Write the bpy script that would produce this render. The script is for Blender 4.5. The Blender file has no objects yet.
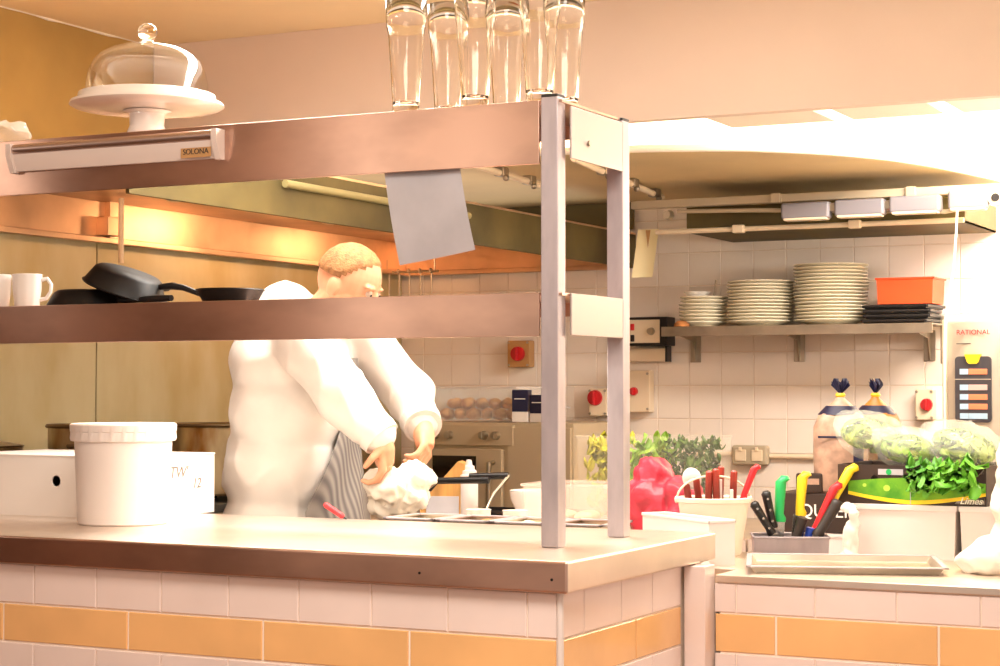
import bpy, bmesh, math, random
from mathutils import Vector, Matrix, Euler, noise
random.seed(7)
R = math.radians
PI = math.pi
COL = bpy.context.scene.collection

# ------------------------------------------------------------------ materials
def lin(c):
    return tuple(((v / 255) / 12.92 if v / 255 <= 0.04045 else ((v / 255 + 0.055) / 1.055) ** 2.4) for v in c[:3]) + (1.0,)

def mat(name, col, rough=0.5, metal=0.0, vary=0.0, vscale=6.0, stretch=(1, 1, 1), bump=0.0, bscale=40.0, bstretch=None,
        trans=0.0, ior=1.45, coat=0.0, sss=0.0, emit=0.0, dark=None, spec=0.5, aniso=0.0):
    m = bpy.data.materials.new(name)
    m.use_nodes = True
    nt = m.node_tree
    b = nt.nodes['Principled BSDF']
    b.inputs['Base Color'].default_value = lin(col)
    b.inputs['Roughness'].default_value = rough
    b.inputs['Metallic'].default_value = metal
    b.inputs['Transmission Weight'].default_value = trans
    b.inputs['IOR'].default_value = ior
    b.inputs['Coat Weight'].default_value = coat
    b.inputs['Specular IOR Level'].default_value = spec
    b.inputs['Anisotropic'].default_value = aniso
    b.inputs['Anisotropic Rotation'].default_value = .25 if aniso else 0
    if sss:
        b.inputs['Subsurface Weight'].default_value = sss
        b.inputs['Subsurface Radius'].default_value = (0.02, 0.01, 0.006)
    if emit:
        b.inputs['Emission Color'].default_value = lin(col)
        b.inputs['Emission Strength'].default_value = emit
    if vary or bump:
        tc = nt.nodes.new('ShaderNodeTexCoord')
    if vary:
        mp = nt.nodes.new('ShaderNodeMapping')
        mp.inputs['Scale'].default_value = stretch
        nz = nt.nodes.new('ShaderNodeTexNoise')
        nz.inputs['Scale'].default_value = vscale
        nz.inputs['Detail'].default_value = 4
        rp = nt.nodes.new('ShaderNodeMix')
        rp.data_type = 'RGBA'
        d = dark if dark else tuple(max(0, v * (1 - vary)) for v in col)
        rp.inputs[6].default_value = lin(d)
        rp.inputs[7].default_value = lin(col)
        mr = nt.nodes.new('ShaderNodeMapRange')
        mr.inputs['From Min'].default_value = 0.35
        mr.inputs['From Max'].default_value = 0.62
        nt.links.new(tc.outputs['Object'], mp.inputs['Vector'])
        nt.links.new(mp.outputs['Vector'], nz.inputs['Vector'])
        nt.links.new(nz.outputs['Fac'], mr.inputs['Value'])
        nt.links.new(mr.outputs['Result'], rp.inputs[0])
        nt.links.new(rp.outputs[2], b.inputs['Base Color'])
    if bump:
        mp2 = nt.nodes.new('ShaderNodeMapping')
        mp2.inputs['Scale'].default_value = bstretch or (1, 1, 1)
        n2 = nt.nodes.new('ShaderNodeTexNoise')
        n2.inputs['Scale'].default_value = bscale
        n2.inputs['Detail'].default_value = 3
        bp = nt.nodes.new('ShaderNodeBump')
        bp.inputs['Strength'].default_value = bump
        bp.inputs['Distance'].default_value = 0.01
        nt.links.new(tc.outputs['Object'], mp2.inputs['Vector'])
        nt.links.new(mp2.outputs['Vector'], n2.inputs['Vector'])
        nt.links.new(n2.outputs['Fac'], bp.inputs['Height'])
        nt.links.new(bp.outputs['Normal'], b.inputs['Normal'])
    return m

def clear_mat(name, col, fac, rough=0.15, bump=0.0, bscale=30):
    """thin clear plastic film: mostly see-through with a whitish glossy surface"""
    m = mat(name, col, rough=rough, bump=bump, bscale=bscale)
    nt = m.node_tree
    t = nt.nodes.new('ShaderNodeBsdfTransparent')
    x = nt.nodes.new('ShaderNodeMixShader')
    x.inputs[0].default_value = fac
    nt.links.new(t.outputs[0], x.inputs[1])
    nt.links.new(nt.nodes['Principled BSDF'].outputs[0], x.inputs[2])
    nt.links.new(x.outputs[0], nt.nodes['Material Output'].inputs[0])
    return m

M = {}
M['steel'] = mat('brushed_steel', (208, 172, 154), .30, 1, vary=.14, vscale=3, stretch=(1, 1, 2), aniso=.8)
M['steel_top'] = mat('worktop_steel', (236, 222, 208), .34, 1, vary=.06, vscale=4, bump=.015, bscale=3, bstretch=(2, 120, 60))
M['post'] = mat('post_steel', (182, 171, 174), .45, .6, vary=.06, vscale=10, stretch=(3, 3, 1))
M['bucket_beige'] = mat('pale_grey_plastic', (226, 210, 190), .4)
M['rail_steel'] = mat('end_rail_steel', (176, 164, 158), .45, .7)
M['oven_steel'] = mat('oven_front_steel', (204, 186, 156), .5, .4)
M['olive_tube'] = mat('olive_tube', (150, 138, 92), .5)
M['trunk'] = mat('aged_trunking', (184, 168, 142), .5)
M['sclera'] = mat('eye_white', (196, 176, 160), .4)
M['fishbox'] = None
M['steel_plain'] = mat('dull_steel', (196, 184, 166), .38, 1, vary=.2, vscale=5)
M['hood'] = mat('hood_steel', (222, 186, 152), .40, .85, vary=.15, vscale=3)
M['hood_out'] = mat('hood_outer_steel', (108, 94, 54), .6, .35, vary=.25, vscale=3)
M['olive'] = mat('olive_painted_panel', (222, 198, 150), .6, 0, vary=.10, vscale=1.2)
M['tile_white'] = mat('white_glazed_tile', (242, 222, 214), .18, vary=.04, vscale=3, coat=.3)
M['tile_orange'] = mat('orange_glazed_tile', (246, 192, 130), .2, vary=.08, vscale=3, coat=.3)
M['grout'] = mat('pale_grout', (252, 236, 220), .8)
M['tile_wall'] = mat('cream_glazed_tile', (250, 238, 226), .16, vary=.04, vscale=2, coat=.3)
M['grout_wall'] = mat('wall_grout', (236, 218, 198), .85)
M['ochre'] = mat('ochre_plaster', (196, 160, 92), .8, vary=.12, vscale=1.6, bump=.08, bscale=18)
M['ceiling'] = mat('warm_ceiling_paint', (246, 226, 186), .8, vary=.04, vscale=1.2)
M['soffit'] = mat('pink_soffit_paint', (226, 207, 194), .75, vary=.03, vscale=1.5, bump=.03, bscale=25)
M['white_paint'] = mat('white_paint', (244, 236, 224), .6)
M['splash'] = mat('stained_splashback_steel', (196, 186, 150), .5, .2, vary=.16, vscale=2.2, stretch=(1, 1.6, .7), dark=(176, 158, 112))
M['floor'] = mat('quarry_tile_floor', (168, 124, 96), .5, vary=.2, vscale=6)
M['white_ceramic'] = mat('white_ceramic', (244, 236, 228), .18, coat=.4)
M['plate'] = mat('white_plate_china', (244, 234, 208), .22, coat=.3)
M['glass'] = mat('clear_glass', (255, 252, 246), .02, trans=1.0, ior=1.45)
M['black'] = mat('black_iron', (15, 11, 10), .5, .0, vary=.2, vscale=14)
M['black_plastic'] = mat('black_plastic', (30, 26, 25), .35)
M['white_plastic'] = mat('white_plastic', (226, 214, 208), .38, sss=.05)
M['card_white'] = mat('white_carton', (230, 220, 212), .7)
M['dark_hole'] = mat('dark_card_edge', (92, 62, 48), .9)
M['paper'] = mat('paper', (186, 182, 186), .8, vary=.05, vscale=10)
M['paper_cream'] = mat('cream_paper', (250, 236, 190), .8)
M['ink'] = mat('ink', (70, 60, 54), .8)
M['faint_ink'] = mat('faint_pencil', (112, 100, 92), .8)
M['brass'] = mat('brass_label', (198, 152, 100), .45, .3)
M['alu'] = mat('aluminium', (196, 176, 168), .35, 1, bump=.03, bscale=3, bstretch=(1, 60, 120))
M['rail_white'] = mat('rail_face', (222, 206, 198), .4)
M['pot'] = mat('stock_pot_aluminium', (208, 190, 150), .38, .85, vary=.5, vscale=9, stretch=(1, 1, .35), dark=(140, 92, 36))
M['pot_rim'] = mat('pot_rim', (120, 96, 64), .4, .8)
M['skin'] = mat('skin', (224, 160, 124), .5, sss=.12, vary=.06, vscale=12)
M['hair'] = mat('cropped_sandy_hair', (176, 124, 78), .75, vary=.2, vscale=60, bump=.3, bscale=160)
M['jacket'] = mat('white_chef_cotton', (224, 216, 208), .85, vary=.03, vscale=8, bump=.10, bscale=9)
M['trouser'] = mat('dark_trousers', (52, 50, 54), .9)
M['cloth'] = mat('white_cloth', (232, 222, 206), .9, bump=.15, bscale=14)
M['red'] = mat('red_plastic', (206, 38, 44), .35)
M['red_bag'] = mat('red_plastic_bag', (206, 58, 78), .38, vary=.2, vscale=9, bump=.5, bscale=30)
M['green'] = mat('green_plastic', (40, 176, 92), .35)
M['yellow'] = mat('yellow_plastic', (246, 208, 40), .35)
M['blue'] = mat('blue_plastic', (36, 66, 158), .35)
M['blade'] = mat('knife_blade_steel', (200, 196, 190), .22, 1)
M['wood'] = mat('pale_wood', (214, 158, 88), .55, vary=.2, vscale=4, stretch=(8, 8, 1))
M['dark_wood'] = mat('black_wood', (46, 36, 30), .5)
M['orange_box'] = mat('orange_red_plastic', (232, 84, 38), .4)
M['cream_plastic'] = mat('cream_plastic', (236, 216, 186), .4)
M['grey_plastic'] = mat('grey_plastic', (134, 128, 132), .45)
M['panel_dark'] = mat('dark_grey_panel', (70, 66, 70), .35)
M['oven_white'] = mat('oven_panel', (200, 186, 168), .35, .1)
M['black_glass'] = mat('oven_window_glass', (38, 26, 18), .08)
M['lettuce'] = mat('pale_lettuce', (160, 192, 56), .45, vary=.35, vscale=12, dark=(108, 152, 30), sss=.08)
M['lettuce_pale'] = mat('celery_pale_leaf', (196, 212, 104), .45, vary=.35, vscale=12, dark=(112, 160, 44), sss=.08)
M['herb'] = mat('dark_green_herb', (72, 108, 22), .5, vary=.45, vscale=16, dark=(34, 62, 12))
M['frisee'] = mat('yellow_green_frisee', (190, 184, 44), .5, vary=.35, vscale=16, dark=(150, 146, 24))
def thin_glass_mat():
    m = bpy.data.materials.new('thin_glass'); m.use_nodes = True; nt = m.node_tree
    nt.nodes.remove(nt.nodes['Principled BSDF'])
    t = nt.nodes.new('ShaderNodeBsdfTransparent'); g = nt.nodes.new('ShaderNodeBsdfGlossy'); x = nt.nodes.new('ShaderNodeMixShader'); f = nt.nodes.new('ShaderNodeLayerWeight')
    t.inputs[0].default_value = (.97, .96, .94, 1); g.inputs['Roughness'].default_value = .03; f.inputs[0].default_value = .22
    mp = nt.nodes.new('ShaderNodeMath'); mp.operation = 'MULTIPLY_ADD'; mp.inputs[1].default_value = .45; mp.inputs[2].default_value = .035
    nt.links.new(f.outputs['Facing'], mp.inputs[0]); nt.links.new(mp.outputs[0], x.inputs[0])
    nt.links.new(t.outputs[0], x.inputs[1]); nt.links.new(g.outputs[0], x.inputs[2]); nt.links.new(x.outputs[0], nt.nodes['Material Output'].inputs[0])
    return m
M['thin_glass'] = thin_glass_mat()
M['panelling'] = mat('dark_wood_panelling', (112, 76, 56), .55, vary=.25, vscale=3, stretch=(1, 6, .6))
M['film'] = clear_mat('clear_bag_film', (250, 250, 244), .20, .12, .4, 24)
M['tubclear'] = clear_mat('clear_tub_plastic', (246, 236, 220), .05, .1)
M['fishbox'] = clear_mat('frosted_fish_box', (250, 226, 214), .22, .2)
M['milky'] = clear_mat('milky_tub_plastic', (248, 236, 226), .6, .25)
M['bread'] = mat('brown_bread', (176, 112, 58), .8, vary=.35, vscale=12, dark=(120, 66, 30))
M['bread_bag'] = mat('printed_bread_wrapper', (196, 158, 134), .35, vary=.18, vscale=30, bump=.12, bscale=20)
M['bread_bag_orange'] = mat('orange_bread_wrapper', (198, 128, 52), .35, vary=.25, vscale=14, bump=.12, bscale=20)
M['navy'] = mat('navy_print', (28, 26, 58), .4)
M['crate'] = mat('dark_printed_card', (58, 40, 30), .55, vary=.15, vscale=8)
M['lime'] = mat('lime_print', (128, 186, 34), .5, vary=.3, vscale=14, dark=(70, 142, 22))
M['lime_light'] = mat('lime_light_print', (176, 212, 74), .5)
M['leaf_green'] = mat('bright_leaf', (112, 182, 50), .45, vary=.4, vscale=14, dark=(58, 122, 26))
M['salmon'] = mat('pink_salmon', (240, 140, 106), .45, vary=.25, vscale=20, stretch=(1, 6, 1), dark=(246, 180, 150))
M['crumb'] = mat('golden_crumb_food', (236, 178, 104), .85, vary=.45, vscale=30, dark=(196, 122, 62), bump=.5, bscale=40)
M['cream_food'] = mat('cream_food', (240, 222, 180), .6, vary=.15, vscale=30, bump=.3, bscale=40)
M['brown_food'] = mat('brown_food', (196, 138, 80), .7, vary=.35, vscale=24, bump=.3, bscale=40)
M['rhubarb'] = mat('red_brown_stick', (176, 60, 44), .4, vary=.3, vscale=9)
M['disp_orange'] = mat('lit_orange_display', (236, 138, 96), .4, emit=.05)
M['disp_blue'] = mat('lit_blue_display', (176, 204, 224), .4, emit=.05)
M['disp_pink'] = mat('lit_pink_display', (214, 176, 168), .4, emit=.05)
M['red_print'] = mat('red_lettering', (176, 18, 18), .5)
M['white_print'] = mat('white_lettering', (244, 238, 226), .6)

# striped apron
def stripe_mat():
    m = mat('grey_striped_apron', (150, 140, 132), .9)
    nt = m.node_tree
    tc = nt.nodes.new('ShaderNodeTexCoord')
    w = nt.nodes.new('ShaderNodeTexWave')
    w.bands_direction = 'X'
    w.inputs['Scale'].default_value = 1.0
    mp = nt.nodes.new('ShaderNodeMapping')
    mp.inputs['Scale'].default_value = (22, 22, 0)
    mp.inputs['Rotation'].default_value = (0, 0, R(45))
    cr = nt.nodes.new('ShaderNodeMix'); cr.data_type = 'RGBA'
    cr.inputs[6].default_value = lin((104, 97, 95)); cr.inputs[7].default_value = lin((146, 138, 130))
    nt.links.new(tc.outputs['Object'], mp.inputs[0]); nt.links.new(mp.outputs[0], w.inputs[0])
    nt.links.new(w.outputs['Fac'], cr.inputs[0]); nt.links.new(cr.outputs[2], nt.nodes['Principled BSDF'].inputs['Base Color'])
    return m
M['apron'] = stripe_mat()

# ------------------------------------------------------------------ mesh helpers
class MB:
    def __init__(s):
        s.bm = bmesh.new()
        s.mi = 0
        s.boxed = False
    def faces(s, vs, fs):
        bv = [s.bm.verts.new(v) for v in vs]
        for f in fs:
            try:
                nf = s.bm.faces.new([bv[i] for i in f]); nf.material_index = s.mi
            except ValueError:
                pass
        return bv
    def box(s, c, d, rot=None, bev=0.0, seg=2, taper=1.0):
        s.boxed = s.boxed or bev > 0
        tmp = bmesh.new()
        bmesh.ops.create_cube(tmp, size=1)
        for v in tmp.verts:
            k = taper if v.co.z < 0 else 1.0
            v.co = Vector((v.co.x * d[0] * k, v.co.y * d[1] * k, v.co.z * d[2]))
        if bev:
            bmesh.ops.bevel(tmp, geom=tmp.edges[:], offset=bev, segments=seg, profile=.5, affect='EDGES')
        m = Matrix.Translation(Vector(c))
        if rot: m = m @ Euler(rot).to_matrix().to_4x4()
        s._merge(tmp, m)
        return s
    def _merge(s, tmp, m=None):
        tmp.verts.index_update()
        vs = [(m @ v.co) if m else v.co.copy() for v in tmp.verts]
        fs = [[v.index for v in f.verts] for f in tmp.faces]
        tmp.free()
        s.faces(vs, fs)
    def lathe(s, prof, c=(0, 0, 0), n=40, m=None, mod=None):
        vs, fs, rows = [], [], []
        for (r, z) in prof:
            row = []
            if r < 1e-6:
                vs.append(Vector((0, 0, z))); row = [len(vs) - 1] * n
            else:
                for i in range(n):
                    a = 2 * PI * i / n
                    rr = r * (mod(a, z) if mod else 1)
                    vs.append(Vector((rr * math.cos(a), rr * math.sin(a), z))); row.append(len(vs) - 1)
            rows.append(row)
        for j in range(len(rows) - 1):
            for i in range(n):
                q = [rows[j][i], rows[j][(i + 1) % n], rows[j + 1][(i + 1) % n], rows[j + 1][i]]
                q = list(dict.fromkeys(q))
                if len(q) > 2: fs.append(q)
        mm = Matrix.Translation(Vector(c)) @ (m if m else Matrix())
        s.faces([mm @ v for v in vs], fs)
        return s
    def tube(s, pts, r, n=10, cap=True):
        pts = [Vector(p) for p in pts]
        rs = r if isinstance(r, (list, tuple)) else [r] * len(pts)
        t0 = (pts[1] - pts[0]).normalized()
        u = t0.orthogonal().normalized()
        vs, fs = [], []
        for k, p in enumerate(pts):
            a = pts[max(k - 1, 0)]; b = pts[min(k + 1, len(pts) - 1)]
            t = (b - a).normalized()
            u = (u - t * u.dot(t)).normalized(); w = t.cross(u)
            for i in range(n):
                an = 2 * PI * i / n
                vs.append(p + (u * math.cos(an) + w * math.sin(an)) * rs[k])
        for k in range(len(pts) - 1):
            for i in range(n):
                fs.append([k * n + i, k * n + (i + 1) % n, (k + 1) * n + (i + 1) % n, (k + 1) * n + i])
        if cap:
            fs.append(list(range(n))[::-1]); fs.append([(len(pts) - 1) * n + i for i in range(n)])
        s.faces(vs, fs)
        return s
    def cyl(s, p0, p1, r0, r1=None, n=24):
        return s.tube([p0, p1], [r0, r0 if r1 is None else r1], n)
    def sphere(s, c, r, rot=None, seg=20):
        r = r if isinstance(r, (tuple, list)) else (r, r, r)
        tmp = bmesh.new()
        bmesh.ops.create_uvsphere(tmp, u_segments=seg, v_segments=seg // 2 + 2, radius=1)
        m = Matrix.Translation(Vector(c)) @ (Euler(rot).to_matrix().to_4x4() if rot else Matrix()) @ Matrix.Diagonal((*r, 1))
        s._merge(tmp, m)
        return s
    def prism(s, poly, a, b, axis='z'):
        """extrude 2-D polygon between a and b along axis (x: poly is (y,z); y: poly is (x,z))"""
        f = {'z': lambda p, h: (p[0], p[1], h), 'y': lambda p, h: (p[0], h, p[1]), 'x': lambda p, h: (h, p[0], p[1])}[axis]
        n = len(poly)
        vs = [f(p, a) for p in poly] + [f(p, b) for p in poly]
        fs = [list(range(n))[::-1], list(range(n, 2 * n))] + [[i, (i + 1) % n, n + (i + 1) % n, n + i] for i in range(n)]
        s.faces(vs, fs)
        return s
    def sheet(s, fn, nu, nv, th=0.0):
        vs = [Vector(fn(i / nu, j / nv)) for j in range(nv + 1) for i in range(nu + 1)]
        fs = [[j * (nu + 1) + i, j * (nu + 1) + i + 1, (j + 1) * (nu + 1) + i + 1, (j + 1) * (nu + 1) + i] for j in range(nv) for i in range(nu)]
        if th:
            tmp = bmesh.new()
            bv = [tmp.verts.new(v) for v in vs]
            for f in fs: tmp.faces.new([bv[i] for i in f])
            tmp.normal_update()
            bmesh.ops.solidify(tmp, geom=tmp.faces[:], thickness=th)
            s._merge(tmp)
        else:
            s.faces(vs, fs)
        return s
    def build(s, name, material, parent=None, sharp=38, loc=None, rotz=0):
        bm = s.bm
        bmesh.ops.recalc_face_normals(bm, faces=bm.faces[:])
        for f in bm.faces: f.smooth = True
        for e in bm.edges:
            if len(e.link_faces) == 2 and e.calc_face_angle(0) > R(sharp): e.smooth = False
        me = bpy.data.meshes.new(name)
        bm.to_mesh(me); bm.free()
        for m in (material if isinstance(material, (list, tuple)) else [material]): me.materials.append(m)
        o = bpy.data.objects.new(name, me)
        COL.objects.link(o)
        if s.boxed:
            wn = o.modifiers.new('weighted', 'WEIGHTED_NORMAL'); wn.keep_sharp = True; wn.weight = 80
        if parent is not None: o.parent = parent
        if loc: o.location = loc
        if rotz: o.rotation_euler = (0, 0, rotz)
        return o

def tag(o, label, cat, group=None):
    o['label'] = label; o['category'] = cat
    if group: o['group'] = group
    return o

def thing(name, label, cat, loc=(0, 0, 0), rot=0, group=None):
    o = bpy.data.objects.new(name, None)
    COL.objects.link(o)
    o.empty_display_size = .05
    o.location = loc
    o.rotation_euler = rot if isinstance(rot, tuple) else (0, 0, rot)
    return tag(o, label, cat, group)

def struct(o):
    o['kind'] = 'structure'
    return o

KIDS = {}
def copy_tree(o, parent=None, label=None, loc=None, rot=None):
    c = o.copy(); COL.objects.link(c)
    if parent is not None: c.parent = parent
    if label: c['label'] = label
    if loc is not None: c.location = loc
    if rot is not None: c.rotation_euler = rot if isinstance(rot, tuple) else (0, 0, rot)
    for ch in [k for k in bpy.data.objects if k.parent == o and k is not c]:
        copy_tree(ch, c)
    return c

def text(name, s, size, material, parent, loc, rot, shear=0, ext=.0006):
    cu = bpy.data.curves.new(name, 'FONT')
    cu.body = s; cu.size = size; cu.extrude = ext; cu.shear = shear
    cu.align_x = 'CENTER'; cu.align_y = 'CENTER'
    t = bpy.data.objects.new(name + '_tmp', cu)
    COL.objects.link(t)
    dg = bpy.context.evaluated_depsgraph_get()
    me = bpy.data.meshes.new_from_object(t.evaluated_get(dg))
    bpy.data.objects.remove(t)
    o = bpy.data.objects.new(name, me); COL.objects.link(o)
    me.materials.clear(); me.materials.append(material)
    o.parent = parent; o.location = loc; o.rotation_euler = rot
    return o

def remesh(name, mb, material, parent, vox, smooth=4, noise_amt=0.0, noise_scale=4.0, loc=None):
    """fuse overlapping closed shapes into one continuous skin"""
    o = mb.build('tmp_' + name, material)
    md = o.modifiers.new('r', 'REMESH'); md.mode = 'VOXEL'; md.voxel_size = vox; md.use_smooth_shade = True
    sm = o.modifiers.new('s', 'SMOOTH'); sm.factor = .5; sm.iterations = smooth
    dg = bpy.context.evaluated_depsgraph_get()
    me = bpy.data.meshes.new_from_object(o.evaluated_get(dg))
    bpy.data.objects.remove(o)
    me.name = name
    if noise_amt:
        me.calc_loop_triangles()
        ns = [v.normal.copy() for v in me.vertices]
        for v, nn in zip(me.vertices, ns):
            p = v.co * noise_scale
            d = noise.noise(p) + .5 * noise.noise(p * 2.1 + Vector((3, 1, 7)))
            rid = 1 - abs(noise.noise(Vector((p.x * 1.3 + 5, p.y * 1.3, p.z * .8 + 2))))
            v.co += nn * noise_amt * (d + .8 * rid ** 4)
    for p in me.polygons: p.use_smooth = True
    me.materials.clear(); me.materials.append(material)
    r = bpy.data.objects.new(name, me); COL.objects.link(r)
    if parent is not None: r.parent = parent
    if loc: r.location = loc
    return r

def tiles(mb, u0, u1, w0, w1, us, ws, place, gap=.003, th=.004, inset=.0018):
    """bevelled tiles between the joint positions us (along) and ws (up); place(u, w, d) maps to 3-D"""
    us = sorted(u for u in us if u0 < u < u1); ws = sorted(w for w in ws if w0 < w < w1)
    ub = [u0] + us + [u1]; wb = [w0] + ws + [w1]
    for i in range(len(ub) - 1):
        for j in range(len(wb) - 1):
            a, b, c, d = ub[i] + gap / 2, ub[i + 1] - gap / 2, wb[j] + gap / 2, wb[j + 1] - gap / 2
            if b - a < .006 or d - c < .006: continue
            k = inset
            vs = [place(a, c, 0), place(b, c, 0), place(b, d, 0), place(a, d, 0),
                  place(a, c, th * .6), place(b, c, th * .6), place(b, d, th * .6), place(a, d, th * .6),
                  place(a + k, c + k, th), place(b - k, c + k, th), place(b - k, d - k, th), place(a + k, d - k, th)]
            mb.faces(vs, [[0, 1, 5, 4], [1, 2, 6, 5], [2, 3, 7, 6], [3, 0, 4, 7], [4, 5, 9, 8], [5, 6, 10, 9], [6, 7, 11, 10], [7, 4, 8, 11], [8, 9, 10, 11]])

# ------------------------------------------------------------------ setting (most positions from here on worked out from image pixels)
YW = 4.42       # kitchen back wall
XL = -2.94      # left wall
struct(MB().box((-1, -.5, -.05), (9, 12, .1)).build('floor', M['floor']))
struct(MB().box((XL - .06, 2.6, 1.35), (.12, 3.8, 2.7)).build('wall_left', M['ochre']))
struct(MB().box((XL - .06, -2.4, 1.35), (.12, 6.2, 2.7)).build('wall_left_dining', M['panelling']))
struct(MB().box((0, -.4, 2.75), (8, 9.8, .1)).build('ceiling', M['ceiling']))
# deep downstand over the opening of the kitchen
struct(MB().box((.05, 2.475, 2.4845), (5.96, .05, .43)).build('wall_front', M['soffit']))
# crumbling plaster line between the left wall and the ceiling
mb = MB()
pts, rs = [], []
for i in range(60):
    y = -1.6 + 4.05 * i / 59
    pts.append((XL + .004 + .004 * noise.noise(Vector((0, y * 6, 0))), y, 2.702 + .006 * noise.noise(Vector((3, y * 5, 0)))))
    rs.append(.007 + .004 * noise.noise(Vector((9, y * 9, 1))))
mb.tube(pts, rs, 8)
struct(mb.build('trim_1', M['white_paint']))
# kitchen walls
mb = MB()
mb.box((-.8, YW + .056, 1.35), (4.4, .1, 2.7))
mb.mi = 1
tiles(mb, -2.94, 1.38, .01, 2.3, [-1.134 + .1525 * k for k in range(-12, 20)], [1.361 + .15 * k for k in range(-9, 8)],
      lambda u, w, d: (u, YW + .006 - d, w))
struct(mb.build('wall_back', [M['grout_wall'], M['tile_wall']]))
struct(MB().box((1.45, 2.6, 1.35), (.1, 3.7, 2.7)).build('wall_right', M['white_paint']))
# soffit boards behind the downstand, with bright gaps between
for i, (x0, x1) in enumerate(((-.64, -.262), (-.20, .118), (.175, 1.35))):
    struct(MB().box(((x0 + x1) / 2, 2.64, 2.285), (x1 - x0, .27, .03), bev=.003).build('trim_%d' % (i + 2), M['white_paint']))
# curved suspended ceiling raft
arc = [(-2.93, 2.62), (-1.9, 2.62), (-1.4, 2.67), (-1.012, 2.748), (-.9, 2.785), (-.783, 2.832), (-.622, 2.914), (-.479, 3.05), (-.39, 3.15), (-.317, 3.264), (-.25, 3.39),
       (-.2, 3.531), (-.155, 3.67), (-.118, 3.827), (-.08, 4.0), (-.05, 4.16), (-.026, 4.31), (-.01, 4.41), (-2.93, 4.41)]
mb = MB().prism(arc, 2.2, 2.225)
struct(mb.build('ceiling_raft', M['olive']))
mb = MB()
mb.tube([(x, y - .004, 2.2145) for x, y in arc[1:-1]], .014, 8)
struct(mb.build('trim_5', M['white_paint']))
# white jamb at the end of the pass
struct(MB().box((.005, .74, .464), (.054, .07, .928), bev=.004).build('trim_6', M['tile_white']))

# ------------------------------------------------------------------ tiled pass counter
cb = thing('tiled_counter', 'long tiled pass counter with an orange tile band under the steel worktop', 'counter', (0, 0, 0))
mb = MB()
mb.box((-1.475, .44, .463), (2.89, .82, .926))
mb.build('base', M['grout'], cb)
w_j = [-1.417 + .1875 * k for k in range(-8, 8)]
o_j = [-1.512 + .3755 * k for k in range(-4, 4)]
fr = lambda u, w, d: (u, .03 - d, w)
sd = lambda u, w, d: (-.03 + d, u, w)
mb = MB()
tiles(mb, -2.92, -.036, .833, .928, w_j, [], fr)
tiles(mb, .034, .70, .833, .928, [.141, .34, .52], [], sd)
mb.build('upper_white_tiles', M['tile_white'], cb)
mb = MB()
tiles(mb, -2.92, -.036, .02, .740, w_j, [.645, .55, .455, .36, .265, .17, .10], fr)
tiles(mb, .034, .70, .02, .740, [.141, .34, .52], [.645, .55, .455, .36, .265, .17, .10], sd)
mb.build('lower_white_tiles', M['tile_white'], cb)
mb = MB()
tiles(mb, -2.92, -.036, .740, .833, o_j, [], fr, gap=.006)
tiles(mb, .034, .70, .740, .833, [.424], [], sd, gap=.005)
mb.build('orange_tiles', M['tile_orange'], cb)
MB().cyl((-.03, .03, .02), (-.03, .03, .928), .0075, n=12).build('corner_trim', M['white_plastic'], cb)

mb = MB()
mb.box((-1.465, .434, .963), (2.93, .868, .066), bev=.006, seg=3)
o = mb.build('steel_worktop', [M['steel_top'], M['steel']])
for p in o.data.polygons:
    if p.normal.y < -.6: p.material_index = 1  # redder steel paints the warm room reflection onto the front edge
for x in (-.345, -.035):
    MB().cyl((x, .002, .958), (x, -.0015, .958), .003, n=10).build('screw', M['black'], o)
tag(o, 'steel worktop with a deep folded edge on the tiled pass counter', 'worktop')

# ------------------------------------------------------------------ right hand tiled bench
rb = thing('tiled_counter', 'short tiled counter beside the white jamb under the steel baking tray', 'counter', (0, 0, 0))
MB().box((.675, 1.05, .443), (1.25, .58, .886)).build('base', M['grout'], rb)
fr2 = lambda u, w, d: (u, .76 - d, w)
mb = MB()
wj2 = [.091, .284, .477, .667, .857, 1.047, 1.237]
tiles(mb, .036, 1.3, .815, .886, wj2, [], fr2)
mb.build('upper_white_tiles', M['tile_white'], rb)
mb = MB()
tiles(mb, .036, 1.3, .02, .720, wj2, [.625, .53, .435, .34, .245, .15, .08], fr2)
mb.build('lower_white_tiles', M['tile_white'], rb)
mb = MB(); tiles(mb, .036, 1.3, .720, .815, [.189, .572, .955], [], fr2, gap=.006)
mb.build('orange_tiles', M['tile_orange'], rb)
mb = MB().box((.676, 1.055, .8962), (1.268, .61, .0186), bev=.003)
o = mb.build('steel_worktop', M['steel_top'])
tag(o, 'thin steel worktop on the short tiled counter at the kitchen side', 'worktop')

# steel prep benches behind the pass
def bench(x0, x1, y0, y1, z, label, zshelf=.25):
    t = thing('prep_bench', label, 'bench', ((x0 + x1) / 2, (y0 + y1) / 2, 0))
    w, d = x1 - x0, y1 - y0
    MB().box((0, 0, z - .02), (w, d, .04), bev=.004).build('bench_top', M['steel_top'], t)
    for sx in (-1, 1):
        for sy in (-1, 1):
            MB().box((sx * (w / 2 - .04), sy * (d / 2 - .04), (z - .04) / 2), (.035, .035, z - .04), bev=.003).build('leg', M['post'], t)
    MB().box((0, 0, zshelf), (w - .09, d - .09, .02)).build('under_shelf', M['steel_plain'], t)
bench(-.98, -.24, .905, 1.77, .905, 'steel prep bench close behind the pass holding the inset food pans')
bench(-1.78, -.24, 1.79, 2.62, .905, 'steel prep bench beyond the chef holding the salad tub and squeeze bottle')
bench(-.22, 1.3, 1.385, 2.62, .78, 'low steel bench behind the short counter holding knives and crates')
bench(-.22, .045, .905, 1.37, .905, 'narrow steel bench filling the corner behind the pass end')

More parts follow.
